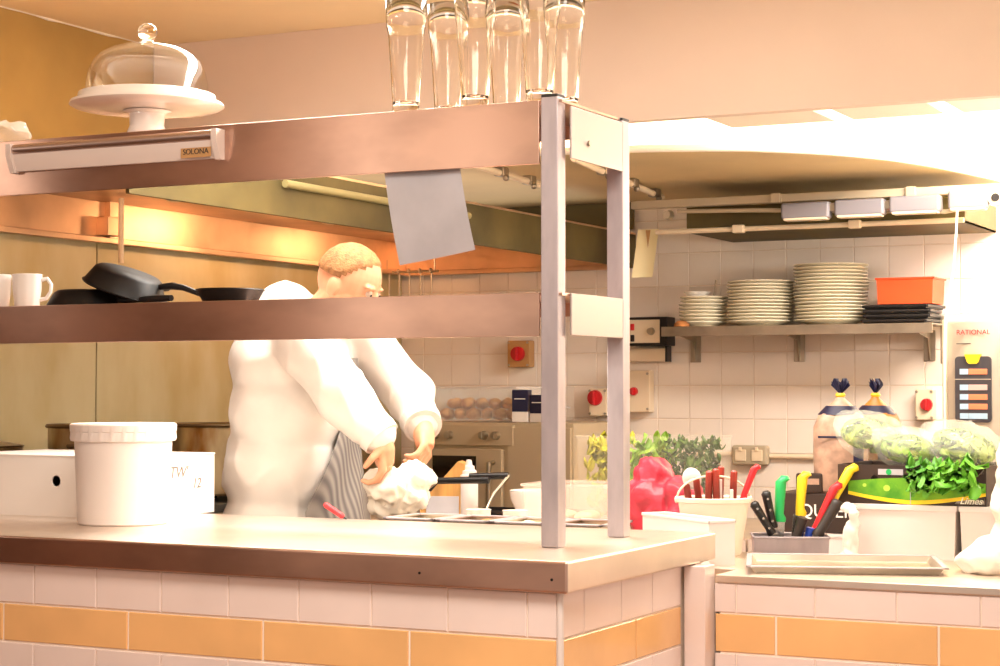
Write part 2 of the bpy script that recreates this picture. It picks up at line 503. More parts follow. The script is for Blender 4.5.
# ------------------------------------------------------------------ overshelf
os_ = thing('overshelf', 'two tier stainless steel overshelf standing on the pass worktop', 'shelf', (0, 0, 0))  # posts, shelves and ticket rail scaled about the camera, baked into plain coordinates
L0 = -2.78
for (x, y, h) in ((-.175, .305, 2.0005), (-.160, .6375, 1.988), (L0, .305, 2.0005), (L0, .6375, 1.988)):
    MB().box((x, y, (.996 + h) / 2), (.043, .043, h - .996), bev=.004).build('post', M['post'], os_)
mb = MB()
def channel(mb, z0, z1, y0=.284, y1=.654):
    """folded pan shelf, open underneath"""
    mb.box(((L0 - .2) / 2, y0 + .003, (z0 + z1) / 2), (-.2 - L0, .006, z1 - z0), bev=.002)
    mb.box(((L0 - .2) / 2, y1 - .003, z1 - .02), (-.2 - L0, .006, .04), bev=.002)
    mb.box(((L0 - .146) / 2, (y0 + y1) / 2, z1 - .004), (-.146 - L0, y1 - y0 - .012, .006))
channel(mb, 1.851, 1.994)
mb.build('top_shelf', M['steel'], os_)
mb = MB(); channel(mb, 1.4655, 1.563); mb.build('middle_shelf', M['steel'], os_)
MB().box((-.142, .4717, 1.9235), (.006, .29, .118), bev=.002).build('end_rail', M['rail_steel'], os_)
MB().box((-.142, .4717, 1.515), (.006, .29, .094), bev=.002).build('end_rail', M['rail_steel'], os_)
MB().cyl((-.140, .418, 1.9085), (-.134, .418, 1.9085), .0065, n=12).build('bolt', M['steel_plain'], os_)
for (x, y, z) in ((-.175, .305, 2.0), (-.160, .6375, 1.9875)):
    MB().box((x, y, z + .003), (.041, .041, .008), bev=.002).build('post_cap', M['black_plastic'], os_)
TS, MS = 1.9935, 1.5625

# ticket rail on the fascia
tr = thing('ticket_rail', 'aluminium order ticket rail fixed to the front of the top shelf', 'ticket rail', (-1.380, .2795, 1.943))
MB().prism([(0.004, -.032), (-.009, -.032), (-.021, .004), (-.019, .013), (0.004, .013)], -.32, .31, 'x').build('rail_face', M['rail_white'], tr)
MB().cyl((-.32, -.015, .024), (.31, -.015, .024), .0134, n=20).build('roller_tube', M['alu'], tr)
for x in (-.327, .32):
    MB().prism([(.004, -.036), (-.013, -.036), (-.032, .006), (-.032, .038), (.004, .038)], x - .008, x + .008, 'x').build('end_cap', M['rail_white'], tr)
lp = MB().prism([(.214, -.0285), (.304, -.0285), (.304, -.0045), (.214, -.0045)], -.0185, -.0198, 'y').build('label_plate', M['brass'], tr)
lp.rotation_euler = (R(0), 0, 0)
text('lettering', 'SOLONA', .019, M['ink'], lp, (.259, -.0205, -.0145), (R(90), 0, 0))

# cake stand and dome
cx, cy, cz = -1.432, .47, TS
ck = thing('cake_stand', 'white ceramic pedestal cake stand on the top steel shelf', 'cake stand', (cx, cy, cz))
MB().lathe([(0, 0), (.074, 0), (.072, .008), (.054, .022), (.045, .045), (.047, .075), (.064, .082), (0, .083)], n=48).build('pedestal', M['white_ceramic'], ck)
MB().lathe([(0, .0835), (.14, .085), (.19, .091), (.201, .097), (.199, .104), (.182, .102), (.178, .126), (.171, .128), (.166, .104), (0, .10)], n=64).build('plate', M['white_ceramic'], ck)
dm = thing('glass_dome', 'clear glass dome cover over the white cake stand', 'dome', (cx, cy, cz + .1045))
prof = [(.159, 0), (.162, .004), (.160, .03), (.157, .06), (.151, .085), (.140, .108), (.122, .127), (.098, .141), (.065, .151), (.03, .156), (0, .157)]
MB().lathe(prof, n=64).build('dome', M['thin_glass'], dm)
MB().lathe([(0, .1575), (.02, .1575), (.014, .165), (.021, .174), (.026, .188), (.022, .201), (.011, .209), (0, .210)], n=32).build('knob', M['glass'], dm)
# crumpled clear wrap at the far left of the shelf
mb = MB().sphere((0, 0, .035), (.09, .06, .042), seg=28)
for v in mb.bm.verts: v.co += v.co.normalized() * .018 * noise.noise(v.co * 38)
for v in mb.bm.verts: v.co.z = max(v.co.z, 0)
o = mb.build('plastic_wrap', M['film'], loc=(-1.895, .43, TS + .001))
tag(o, 'crumpled clear plastic wrap at the left end of the top shelf', 'wrap')

# tall glasses
def flute(a, z):
    if .024 < z < .20: return 1 - .024 * (0.5 + .5 * math.cos(a * 10)) ** 3
    return 1
def tall_glass(label, loc, rot):
    t = thing('tall_glass', label, 'glass', loc, rot, 'tall glasses on the top shelf')
    prof = [(0, 0), (.029, 0), (.031, .004), (.032, .022), (.037, .10), (.043, .19), (.0455, .207), (.047, .21), (.0495, .276), (.0485, .278),
            (.0475, .276), (.0450, .212), (.0435, .207), (.041, .19), (.035, .10), (.029, .032), (.022, .026), (0, .024)]
    MB().lathe(prof, n=60, mod=flute).build('bowl', M['glass'], t)
    return t
gl = [(-.586, .360, 'tall clear glass standing alone at the left of the row on the top shelf'),
      (-.533, .47, 'tall clear glass second from the left, slightly further back on the shelf'),
      (-.396, .350, 'tall clear glass third from the left, close to the shelf front'),
      (-.390, .50, 'tall clear glass half hidden behind the third from the left'),
      (-.228, .345, 'tall clear glass beside the front post cap at the shelf end'),
      (-.226, .475, 'tall clear glass furthest right, behind the one by the post')]
g0 = None
for i, (x, y, l) in enumerate(gl):
    if g0 is None: g0 = tall_glass(l, (x, y, TS + .0005), 0)
    else: copy_tree(g0, None, l, (x, y, TS + .0005), .4 * i)

# mugs
def mug(label, loc, rot):
    t = thing('mug', label, 'mug', loc, rot, 'white mugs on the middle shelf')
    MB().lathe([(0, 0), (.028, 0), (.033, .006), (.038, .05), (.040, .092), (.0385, .094), (.037, .092), (.0345, .05), (.03, .01), (0, .008)], n=40,
               mod=lambda a, z: 1 + .012 * math.cos(a * 9)).build('cup', M['white_ceramic'], t)
    MB().tube([(.0375, 0, .078), (.055, 0, .082), (.066, 0, .066), (.064, 0, .045), (.052, 0, .028), (.036, 0, .025)], [.006, .0055, .005, .005, .0055, .006], 12).build('handle', M['white_ceramic'], t)
    return t
m0 = mug('white mug with its handle towards the black pans', (-1.815, .45, MS + .001), .40)
copy_tree(m0, None, 'white mug at the left edge beyond the one with its handle showing', (-1.905, .43, MS + .001), PI * .8)

# black pans on the middle shelf
def fry_pan(label, loc, rot, r=.125, h=.045, hl=.19, rise=1):
    t = thing('frying_pan', label, 'pan', loc, rot, 'black pans on the middle shelf')
    MB().lathe([(0, 0), (r * .74, 0), (r * .82, .006), (r, h), (r + .004, h + .001), (r + .002, h + .004), (r - .004, h), (r * .8, .01), (r * .72, .004), (0, .004)], n=56).build('pan_body', M['black'], t)
    MB().tube([(r - .006, 0, h - .012), (r + .03, 0, h - .010 + .010 * rise), (r + hl * .45, 0, h - .012 + .024 * rise), (r + hl * .7, 0, h - .012 + .030 * rise), (r + hl, 0, h - .012 + .028 * rise)], [.007, .007, .008, .010, .008], 12).build('handle', M['black_plastic'], t)
    return t
fry_pan('black frying pan lying upside down under the leaning one beside the mugs', (-1.60, .455, MS + .0455), (PI, 0, R(-12)), r=.118, h=.041, hl=.20, rise=0)
n_ = Vector((math.sin(R(20)), 0, math.cos(R(20))))
x_ = Vector((0, 1, 0)); z_ = -n_; y_ = z_.cross(x_)
fry_pan('larger black frying pan leaning upside down over another beside the mugs', (-1.478, .46, MS + .091), tuple(Matrix((x_, y_, z_)).transposed().to_euler()), r=.110, h=.047, hl=.07, rise=0)
fry_pan('shallow black pan further along the middle shelf, handle pointing to the other pans', (-1.165, .47, MS + .0015), (0, 0, PI - .06), r=.085, h=.034, hl=.15)

# paper hanging under the top shelf
def pf(u, v):
    top = Vector((-.616 + u * .200, .302, 1.90))
    dn = Vector((.030, 0, -.262 + .030 * u))
    return top + dn * v + Vector((0, .03 * v * v + .006 * math.sin(u * PI) * v, 0))
o = MB().sheet(pf, 14, 14, .0006).build('paper_sheet', M['paper'])
tag(o, 'blank white paper sheet hanging askew under the top shelf', 'paper')

# ------------------------------------------------------------------ things on the pass worktop
ZT = .996
bk = thing('bucket', 'round white plastic bucket standing on the pass in front of the carton', 'bucket', (-1.487, .45, ZT))
MB().lathe([(0, 0), (.112, 0), (.117, .004), (.126, .215), (.134, .217), (.136, .224), (.1345, .240), (.137, .242), (.138, .258), (.134, .262), (.129, .26),
            (.124, .22), (.113, .01), (0, .006)], n=224, mod=lambda a, z: 1 + (.010 * max(0, math.cos(28 * a)) ** .5 if .2165 < z < .241 else 0)).build('bucket_body', M['white_plastic'], bk)
# long carton behind it
cx = thing('carton', 'long white carton with a round hand hole behind the bucket', 'box', (-1.545, .575, ZT))
W, D, H = .62, .36, .165
mb = MB()
hole = [(-.272 + .0155 * math.cos(2 * PI * k / 24), .098 + .0155 * math.sin(2 * PI * k / 24)) for k in range(24)]
def plate_with_hole(mb, x0, x1, z0, z1, hole, y, th):
    hx = sum(p[0] for p in hole) / len(hole); hz = sum(p[1] for p in hole) / len(hole)
    n = len(hole); out = []
    for p in hole:
        d = Vector((p[0] - hx, p[1] - hz)); 
        tx = ((x1 - hx) if d.x > 0 else (x0 - hx)) / d.x if abs(d.x) > 1e-6 else 1e9
        tz = ((z1 - hz) if d.y > 0 else (z0 - hz)) / d.y if abs(d.y) > 1e-6 else 1e9
        t = min(tx, tz); out.append((hx + d.x * t, hz + d.y * t))
    for q in ((x0, z0), (x1, z0), (x1, z1), (x0, z1)):
        j = min(range(n), key=lambda i: (out[i][0] - q[0]) ** 2 + (out[i][1] - q[1]) ** 2); out[j] = q
    vs = [(p[0], y, p[1]) for p in hole] + [(p[0], y, p[1]) for p in out] + [(p[0], y + th, p[1]) for p in hole] + [(p[0], y + th, p[1]) for p in out]
    fs = []
    for i in range(n):
        j = (i + 1) % n
        fs += [[i, j, n + j, n + i], [2 * n + i, 3 * n + i, 3 * n + j, 2 * n + j], [i, 2 * n + i, 2 * n + j, j], [n + i, n + j, 3 * n + j, 3 * n + i]]
    mb.faces(vs, fs)
plate_with_hole(mb, -W, 0, 0, H, hole, 0, .004)
mb.box((-W / 2, D - .002, H / 2), (W, .004, H)); mb.box((-.002, D / 2, H / 2), (.004, D - .008, H)); mb.box((-W + .002, D / 2, H / 2), (.004, D - .008, H))
mb.box((-W / 2, D / 2, .002), (W - .008, D - .008, .004))
mb.build('carton_body', M['card_white'], cx)
MB().box((-W / 2, D / 2, H + .002), (W + .004, D + .004, .005), bev=.0015).build('lid', M['card_white'], cx)
text('lettering', "TW'", .046, M['faint_ink'], cx, (.0006, .19, .118), (R(90), 0, R(90)), shear=.2)
text('lettering', "12", .040, M['faint_ink'], cx, (.0006, .275, .085), (R(90), 0, R(90)), shear=.2)
# red pen near the back edge
pn = thing('pen', 'red pen sticking up at the back edge of the pass near the striped apron', 'pen', (-1.06, .845, 1.004))
d_ = Vector((-.056, .0, .031))
MB().tube([d_ * -.1, Vector((0, 0, 0)), d_ * .9, d_], [.004, .0075, .008, .0055], 12).build('barrel', M['red'], pn)
MB().tube([d_ * -.1, d_ * -.25], [.004, .001], 10).build('tip', M['black_plastic'], pn)

# ------------------------------------------------------------------ left side of the kitchen
for i, (y0, y1, l) in enumerate(((.93, 2.098, 'stained pale steel splashback panel nearer the dining side, behind the stock pots'),
                                 (2.104, 4.40, 'stained pale steel splashback panel further along the wall, behind the chef'))):
    o = MB().box((XL + .012, (y0 + y1) / 2, 1.40), (.012, y1 - y0, 1.02), bev=.002).build('splashback_panel', M['splash'])
    tag(o, l, 'splashback')
st = thing('stove', 'low steel stove against the left wall carrying the stock pots', 'stove', (-2.42, 1.98, 0))
MB().box((0, 0, .52), (.86, 2.04, .88), bev=.01).build('stove_body', M['steel_plain'], st)
MB().box((0, 0, .957), (.9, 2.08, .03), bev=.004).build('hob_top', M['black'], st)
for k in range(5):
    MB().cyl((.43, -.8 + .4 * k, .88), (.462, -.8 + .4 * k, .88), .022, .018, 18).build('knob', M['black_plastic'], st)
    if k < 4:
        mb = MB()
        for q in (-1, 1):
            mb.box((0, -.75 + .5 * k + q * .09, .981), (.5, .014, .018), bev=.002)
            mb.box((q * .12, -.75 + .5 * k, .981), (.014, .34, .018), bev=.002)
        mb.build('pan_grate', M['black'], st)
for (x, y) in ((-.38, -1), (.38, -1), (-.38, 1), (.38, 1)):
    MB().cyl((x, y, 0), (x, y, .09), .025, n=14).build('leg', M['steel_plain'], st)
def stock_pot(label, loc, r, h, rot):
    t = thing('stock_pot', label, 'pot', loc, rot, 'stock pots on the stove')
    MB().lathe([(0, 0), (r * .97, 0), (r, .006), (r, h - .006), (r - .004, h - .006), (r - .004, .01), (0, .008)], n=64).build('pot_body', M['pot'], t)
    MB().lathe([(r - .006, h - .008), (r + .006, h - .008), (r + .009, h - .002), (r + .004, h + .004), (r - .006, h + .002), (r - .006, h - .008)], n=64).build('rim', M['pot_rim'], t)
    for s_ in (-1, 1):
        MB().tube([(s_ * r, -.05, h * .72), (s_ * (r + .035), -.045, h * .74), (s_ * (r + .04), 0, h * .745), (s_ * (r + .035), .045, h * .74), (s_ * r, .05, h * .72)], .006, 10).build('handle', M['pot_rim'], t)
    return t
stock_pot('stained aluminium stock pot mostly hidden behind the bucket and carton', (-2.285, 1.37, .9915), .185, .238, 1.9)
stock_pot('brown streaked aluminium stock pot right of the bucket beside the chef', (-2.165, 1.80, .9915), .190, .235, .6)
t = thing('casserole', 'low dark pan on the stove behind the left end of the carton', 'pan', (-2.66, 1.13, .9915))
MB().lathe([(0, 0), (.16, 0), (.175, .02), (.18, .17), (.184, .172), (.174, .168), (.165, .02), (0, .012)], n=48).build('pan_body', M['pot_rim'], t)
MB().lathe([(0, .21), (.02, .205), (.03, .195), (.14, .182), (.182, .174), (.178, .17), (0, .172)], n=48).build('lid', M['steel_plain'], t)

# extraction hood over the stove
hd = thing('extraction_hood', 'long steel extraction hood glowing orange inside above the stove', 'hood', (0, 0, 0))
XN, XF, YA, ZB, ZH = -1.70, -2.895, .72, 1.897, 2.05
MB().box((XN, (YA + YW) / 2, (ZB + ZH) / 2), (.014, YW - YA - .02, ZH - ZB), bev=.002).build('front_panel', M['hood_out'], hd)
MB().box((XF, (1.2 + YW) / 2, (ZB + ZH) / 2), (.014, YW - 1.2 - .02, ZH - ZB), bev=.002).build('back_panel', M['hood'], hd)
MB().box(((XN + XF) / 2, YW - .03, (ZB + ZH) / 2), (XN - XF - .014, .014, ZH - ZB), bev=.002).build('end_panel', M['hood'], hd)
MB().box(((XN + XF) / 2, (YA + YW) / 2 + .05, ZH + .004), (XN - XF + .014, YW - YA - .12, .008)).build('top_panel', M['hood'], hd)
MB().box((XF + .022, (1.2 + YW) / 2, ZB + .006), (.03, YW - 1.26, .022), bev=.004).build('grease_lip', M['hood'], hd)
MB().box(((XN + XF) / 2, YW - .052, ZB + .006), (XN - XF - .06, .03, .022), bev=.004).build('grease_lip', M['hood'], hd)
MB().tube([(XN + .019, 1.5, ZH - .05), (XN + .019, 2.75, ZH - .05)], .013, 12).build('light_tube', M['olive_tube'], hd)
MB().box(((XN + XF) / 2 + .02, YW - .045, 2.135), (XN - XF - .02, .02, .125)).build('wall_shade_panel', M['hood_out'], hd)  # dark panel standing in for shade on the back wall above the hood
MB().cyl((XF + .15, 2.02, 1.81), (XF + .15, 2.02, ZH), .010, n=12).build('support_rod', M['cream_plastic'], hd)
mb = MB(); mb.box((XF + .015, 2.13, 1.98), (.03, .05, .16), bev=.002); mb.box((XF + .03, 2.10, 1.955), (.06, .09, .07), bev=.003)
mb.build('seam_bracket', M['hood'], hd)
for i, y in enumerate((1.75, 2.75, 3.75)):
    l = MB().sphere(((XN + XF) / 2, y, ZH - .03), (.05, .05, .03)).build('bulb', M['cream_plastic'], hd)

# pipes under the raft
for i, (y0, y1, x0, x1, l) in enumerate(((2.63, 3.6, -1.60, -1.70, 'thin conduit pipe with a clip under the raft nearer the extraction hood'),
                                         (2.63, 4.05, -1.19, -1.42, 'thin conduit pipe under the raft passing above the shelf end'))):
    t = thing('conduit_pipe', l, 'pipe', (0, 0, 0), 0, 'conduit pipes under the raft')
    MB().tube([(x0, y0, 2.178), ((x0 + x1) / 2, (y0 + y1) / 2, 2.176), (x1, y1, 2.178)], .013, 12).build('pipe', M['cream_plastic'], t)
    for f in (.3, .62, .9):
        x, y = x0 + (x1 - x0) * f, y0 + (y1 - y0) * f
        mb = MB(); mb.box((x, y, 2.182), (.045, .05, .036), bev=.006); mb.sphere((x + .02, y, 2.158), .013)
        mb.build('fitting', M['steel_plain'], t)

# wall canopy on the back wall
wc = thing('wall_canopy', 'flat steel wall canopy above the plate shelf on the back wall', 'canopy', (0, 0, 0))
mb = MB()
mb.box((-.645, 4.13, 2.003), (1.16, .57, .006)); mb.box((-.645, 3.845, 2.053), (1.16, .008, .106)); mb.box((-.069, 4.13, 2.053), (.008, .57, .106)); mb.box((-1.221, 4.13, 2.053), (.008, .57, .106))
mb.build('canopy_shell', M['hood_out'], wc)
MB().tube([(-1.36, 3.832, 2.006), (-.066, 3.832, 2.006)], .011, 10).build('lip_rail', M['cream_plastic'], wc)
for x in (-.99, -.50):
    MB().box((x, 3.825, 2.006), (.05, .034, .034), bev=.006).build('rail_clip', M['cream_plastic'], wc)
# trunking with light fittings in front of it
tk = thing('trunking', 'white cable trunking running under the raft above the plate shelf', 'trunking', (0, 0, 0))
MB().box((-.64, 3.77, 2.117), (1.60, .05, .034), bev=.006).build('duct', M['trunk'], tk)
MB().tube([(-1.24, 3.775, 2.085), (-.9, 3.77, 2.075), (-.4, 3.765, 2.05), (-.12, 3.765, 2.035), (.1, 3.765, 2.075)], .009, 10).build('pipe', M['trunk'], tk)
for x in (-.80, -.25):
    MB().box((x, 3.742, 2.117), (.04, .03, .04), bev=.005).build('clip', M['trunk'], tk)
for x in (-1.26, -.555, -.335):
    MB().cyl((x, 3.735, 2.066), (x, 3.70, 2.066), .022, .016, 16).build('coupler', M['steel_plain'], tk)
def socket_box(label, loc, w, h=.066):
    t = thing('socket_box', label, 'socket box', loc, 0, 'grey boxes on the trunking')
    MB().box((0, 0, 0), (w, .06, h), bev=.012, seg=3).build('housing', M['grey_plastic'], t)
    MB().box((0, -.002, -h / 2 + .004), (w * .9, .05, .02), bev=.006).build('cover', M['cream_plastic'], t)
socket_box('grey plastic box under the trunking, furthest left above the tallest plates', (-.665, 3.715, 2.057), .20)
socket_box('grey plastic box under the trunking, second from the left', (-.445, 3.715, 2.060), .20)
socket_box('grey plastic box under the trunking, third from the left', (-.225, 3.715, 2.064), .20)
socket_box('pale plastic box at the right of the trunking where the white cable drops', (-.02, 3.712, 2.073), .15, .074)
t = thing('cable_reel_fitting', 'round cable fitting at the right end of the trunking', 'fitting', (.085, 3.71, 2.075))
MB().cyl((0, .04, 0), (0, -.012, 0), .034, .03, 20).build('collar', M['cream_plastic'], t)
MB().cyl((0, -.013, 0), (0, -.02, 0), .016, n=16).build('plug', M['black_plastic'], t)
o = MB().tube([(-.055, 3.672, 2.035), (-.052, 3.64, 1.95), (-.03, 3.50, 1.8), (-.002, 3.30, 1.67), (.010, 3.20, 1.60), (.012, 3.17, 1.50), (.010, 3.17, 1.3), (.012, 3.17, 1.0)], .0045, 8).build('power_cable', M['white_plastic'])
tag(o, 'white cable hanging from the trunking down past the control column', 'cable')

# paper notice hanging at the hood corner
mb = MB().sheet(lambda u, v: (-1.50 + .095 * u + .03 * (1 - v) - .012, 3.93 + .01 * math.sin(u * 3), 2.03 - .205 * v), 8, 8, .001)
nt_ = mb.build('paper_notice', M['paper_cream'])
tag(nt_, 'narrow cream paper notice hanging at the corner of the extraction hood', 'notice')
ck_ = MB().prism([(0.0, 0.0), (.022, 0), (.010, -.075)], -.0008, .0008, 'y').build('creased_flap', M['brass'], nt_)
ck_.location = (-1.447, 3.930, 2.026)

rl = thing('utensil_rail', 'steel rail below the end of the extraction hood carrying hanging utensils', 'rail', (-2.75, 4.2, 1.9))
MB().tube([(-.16, 0, 0), (.14, 0, 0)], .006, 10).build('rail_bar', M['steel_plain'], rl)
for x in (-.14, .12):
    MB().tube([(x, 0, 0), (x, 0, .06)], .004, 8).build('hanger', M['steel_plain'], rl)
for k, (dx, ln) in enumerate(((-.13, .20), (-.075, .26), (-.02, .22), (.04, .28), (.10, .24))):
    t = thing('hanging_utensil', 'thin steel utensil hanging from the rail behind the head, %s of five' % ('leftmost', 'second', 'third', 'fourth', 'rightmost')[k], 'utensil', (-2.75 + dx, 4.2, 1.9), 0, 'utensils hanging from the rail')
    MB().tube([(0, .004, -.006), (0, -.009, -.004), (0, -.011, .008), (0, 0, .012), (0, .010, .008), (0, .008, -.02), (0, .004, -ln)], .004, 8).build('handle', M['steel_plain'], t)
    MB().lathe([(0, -.02), (.018, -.015), (.030, .004), (.032, .02), (.029, .02), (.026, .006), (.015, -.010), (0, -.014)], (0, .004, -ln), 24).build('cup', M['steel_plain'], t)

# ------------------------------------------------------------------ plate shelf and plates
sh = thing('wall_shelf', 'steel wall shelf on brackets holding the plate stacks', 'shelf', (0, 0, 0))
mb = MB(); mb.box((-.837, 4.235, 1.612), (1.18, .36, .006), bev=.002); mb.box((-.837, 4.057, 1.594), (1.18, .006, .042), bev=.002)
mb.build('shelf_board', M['steel_plain'], sh)
for x in (-1.405, -.921, -.348):
    mb = MB(); mb.prism([(YW - .004, 1.608), (4.12, 1.608), (4.13, 1.59), (YW - .05, 1.56), (YW - .018, 1.47), (YW - .004, 1.47)], x - .004, x + .004, 'x')
    mb.box((x, YW - .006, 1.53), (.05, .008, .13), bev=.002)
    mb.build('bracket', M['steel_plain'], sh)
MB().box((-.262, 4.30, 1.55), (.02, .03, .2), bev=.003).build('end_post', M['steel_plain'], sh)
PL = {}
def plate(r, pitch, label, loc, grp):
    k = round(r, 3)
    if k not in PL:
        t = thing('plate', label, 'plate', loc, 0, grp)
        o = MB().lathe([(0, .001), (r * .56, .001), (r * .58, 0), (r * .62, .003), (r * .72, .010), (r * .98, .019), (r, .0215), (r * .985, .0245), (r * .95, .0225), (r * .70, .0145), (r * .60, .008), (0, .006)], n=56).build('plate_body', M['plate'], t)
        PL[k] = t
        return t
    c = copy_tree(PL[k], None, label, loc, random.random() * 6)
    c['group'] = grp
    return c
ORD = 'first second third fourth fifth sixth seventh eighth ninth tenth eleventh twelfth thirteenth fourteenth fifteenth sixteenth seventeenth eighteenth nineteenth twentieth'.split()
def stack(n, r, x, y, z, pitch, desc, grp, jit=.004):
    for k in range(n):
        j = n - 1 - k
        lab = 'cream plate at the top of the %s' % desc if j == 0 else 'cream plate %s from the top of the %s' % (ORD[j], desc)
        plate(r, pitch, lab, (x + random.uniform(-jit, jit), y + random.uniform(-jit, jit), z + k * pitch), grp)
stack(8, .105, -1.292, 4.215, 1.616, .0155, 'small stack nearest the paper notice', 'small plates on the wall shelf')
stack(13, .144, -1.035, 4.225, 1.616, .0142, 'middle stack on the wall shelf', 'middle stack of plates on the wall shelf')
stack(17, .158, -.722, 4.235, 1.616, .0146, 'tallest stack on the wall shelf', 'tallest stack of plates on the wall shelf')
bw = thing('small_bowl', 'small cream bowl on top of the small plate stack', 'bowl', (-1.315, 4.2, 1.616 + 7 * .0155 + .0135))
MB().lathe([(0, 0), (.03, 0), (.034, .003), (.058, .03), (.060, .033), (.056, .03), (.03, .008), (0, .006)], n=40).build('bowl_body', M['white_ceramic'], bw)
sp = thing('spoon', 'spoon standing upright in the small bowl on the shelf', 'spoon', (-1.242, 4.21, 1.748), (R(6), R(10), 0))
MB().tube([(0, 0, 0), (0, 0, .03), (0, 0, .075)], [.006, .003, .0045], 10).build('handle', M['steel_plain'], sp)
o = MB().lathe([(0, 0), (.035, 0), (.033, .012), (.02, .024), (0, .028)], n=28, mod=lambda a, z: 1 + .04 * math.sin(a * 3)).build('bread_roll', M['bread'], loc=(-1.345, 4.085, 1.6155))
tag(o, 'small pale roll at the left front corner of the plate shelf', 'roll')
for k, l in enumerate(('black tray at the bottom under the orange red tub', 'black tray second in the pile under the orange red tub', 'black tray third in the pile under the orange red tub', 'black tray directly under the orange red tub')):
    t = thing('black_tray', l, 'tray', (-.412 + .006 * (k % 2), 4.22, 1.6155 + k * .020), .05 * (k % 3 - 1), 'black trays on the plate shelf')
    MB().box((0, 0, .004), (.26, .24, .008), bev=.003).build('tray_base', M['black_plastic'], t)
    mb = MB()
    for (x, y, w, d) in ((0, -.122, .27, .012), (0, .122, .27, .012), (-.134, 0, .012, .25), (.134, 0, .012, .25)):
        mb.box((x, y, .012), (w, d, .012), bev=.003)
    mb.build('rim', M['black_plastic'], t)
rbx = thing('plastic_tub', 'orange red plastic tub on the black trays at the shelf end', 'tub', (-.375, 4.21, 1.6965))
def open_box(mb, w, d, h, th, taper=.94):
    o_ = [(-w / 2, -d / 2), (w / 2, -d / 2), (w / 2, d / 2), (-w / 2, d / 2)]
    vs = [(x * taper, y * taper, 0) for x, y in o_] + [(x, y, h) for x, y in o_]
    q = [(x - math.copysign(th, x), y - math.copysign(th, y)) for x, y in o_]
    vs += [(x, y, h) for x, y in q] + [(x * taper, y * taper, th) for x, y in q]
    fs = [[3, 2, 1, 0]] + [[i, (i + 1) % 4, 4 + (i + 1) % 4, 4 + i] for i in range(4)] + [[4 + i, 4 + (i + 1) % 4, 8 + (i + 1) % 4, 8 + i] for i in range(4)] + [[8 + i, 8 + (i + 1) % 4, 12 + (i + 1) % 4, 12 + i] for i in range(4)] + [[12, 13, 14, 15]]
    mb.faces(vs, fs)
def rim_frame(mb, w, d, z, t=.008, h=.008):
    for (x, y, a, b) in ((0, -d / 2, w + t, t), (0, d / 2, w + t, t), (-w / 2, 0, t, d + t), (w / 2, 0, t, d + t)):
        mb.box((x, y, z), (a, b, h), bev=.002)
mb = MB(); open_box(mb, .235, .2, .108, .003, .96); mb.build('tub_body', M['orange_box'], rbx)
mb = MB(); rim_frame(mb, .238, .203, .1045); mb.build('rim', M['orange_box'], rbx)

# ------------------------------------------------------------------ electrics on the back wall
def isolator(label, x, z, w, h, dial, dx=0, dz=0, r=.035, body='cream_plastic'):
    t = thing('isolator_switch', label, 'switch', (x, YW - .001, z))
    MB().box((0, -.03, 0), (w, .06, h), bev=.006).build('housing', M[body], t)
    d = MB().cyl((dx, -.06, dz), (dx, -.075, dz), r, r * .95, 28).build('dial', M[dial], t)
    MB().box((dx, -.083, dz), (r * .4, .018, r * 1.7), bev=.004).build('grip', M[dial], d)
    for sx in (-1, 1):
        for sz in (-1, 1):
            MB().cyl((sx * w * .42, -.058, sz * h * .42), (sx * w * .42, -.063, sz * h * .42), .006, n=10).build('screw', M['steel_plain'], t)
isolator('yellow isolator switch with a red dial on the wall above the cartons', -2.27, 1.51, .115, .125, 'red', body='brass')
isolator('small wall switch with a red dial left of the back shelf post', -1.865, 1.285, .09, .125, 'red', dx=-.01, dz=.02, r=.036)
isolator('larger white switch box with a small red button right of the back shelf post', -1.67, 1.335, .125, .19, 'red', dx=-.012, dz=.0, r=.019)
isolator('narrow wall switch with a red button beside the oven column', -.36, 1.28, .075, .13, 'red', dx=.012, dz=.0, r=.026)
t = thing('control_box', 'pink faced control box with black edges left of the plate shelf', 'control box', (-1.60, YW - .001, 1.605))
MB().box((0, -.05, 0), (.19, .1, .13), bev=.004).build('housing', M['black_plastic'], t)
MB().box((-.015, -.102, 0), (.15, .006, .105), bev=.002).build('face_plate', M['cream_plastic'], t)
MB().cyl((.02, -.105, 0), (.02, -.125, 0), .018, .014, 18).build('knob', M['steel_plain'], t)
MB().box((-.07, -.108, .02), (.018, .01, .03), bev=.003).build('rocker_switch', M['red'], t)
MB().box((-.07, -.108, -.03), (.018, .01, .03), bev=.003).build('rocker_switch', M['black_plastic'], t)
t = thing('socket_strip', 'cream wall socket strip under the pink faced control box', 'socket', (-1.63, YW - .001, 1.50))
MB().box((0, -.025, 0), (.19, .05, .06), bev=.004).build('housing', M['cream_plastic'], t)
MB().box((.1, -.025, .01), (.012, .05, .085), bev=.002).build('end_cap', M['black_plastic'], t)
t = thing('wall_socket', 'metal double wall socket between the salad tub and the bread', 'socket', (-1.14, YW - .001, 1.053))
MB().box((0, -.025, 0), (.165, .05, .088), bev=.012, seg=3).build('back_box', M['trunk'], t)
for s_ in (-1, 1):
    mb = MB(); mb.box((s_ * .038, -.052, .0), (.05, .008, .05), bev=.003)
    mb.build('outlet', M['cream_plastic'], t)
    MB().box((s_ * .038, -.058, .028), (.014, .006, .018), bev=.002).build('rocker_switch', M['cream_plastic'], t)
o = MB().tube([(-2.2, YW - .016, 1.06), (-1.225, YW - .016, 1.056)], .011, 10).build('conduit_pipe', M['cream_plastic'])
tag(o, 'cream conduit along the back wall tiles left of the metal socket', 'pipe')
o = MB().tube([(-1.055, YW - .016, 1.05), (-.2, YW - .016, 1.046)], .011, 10).build('conduit_pipe', M['cream_plastic'])
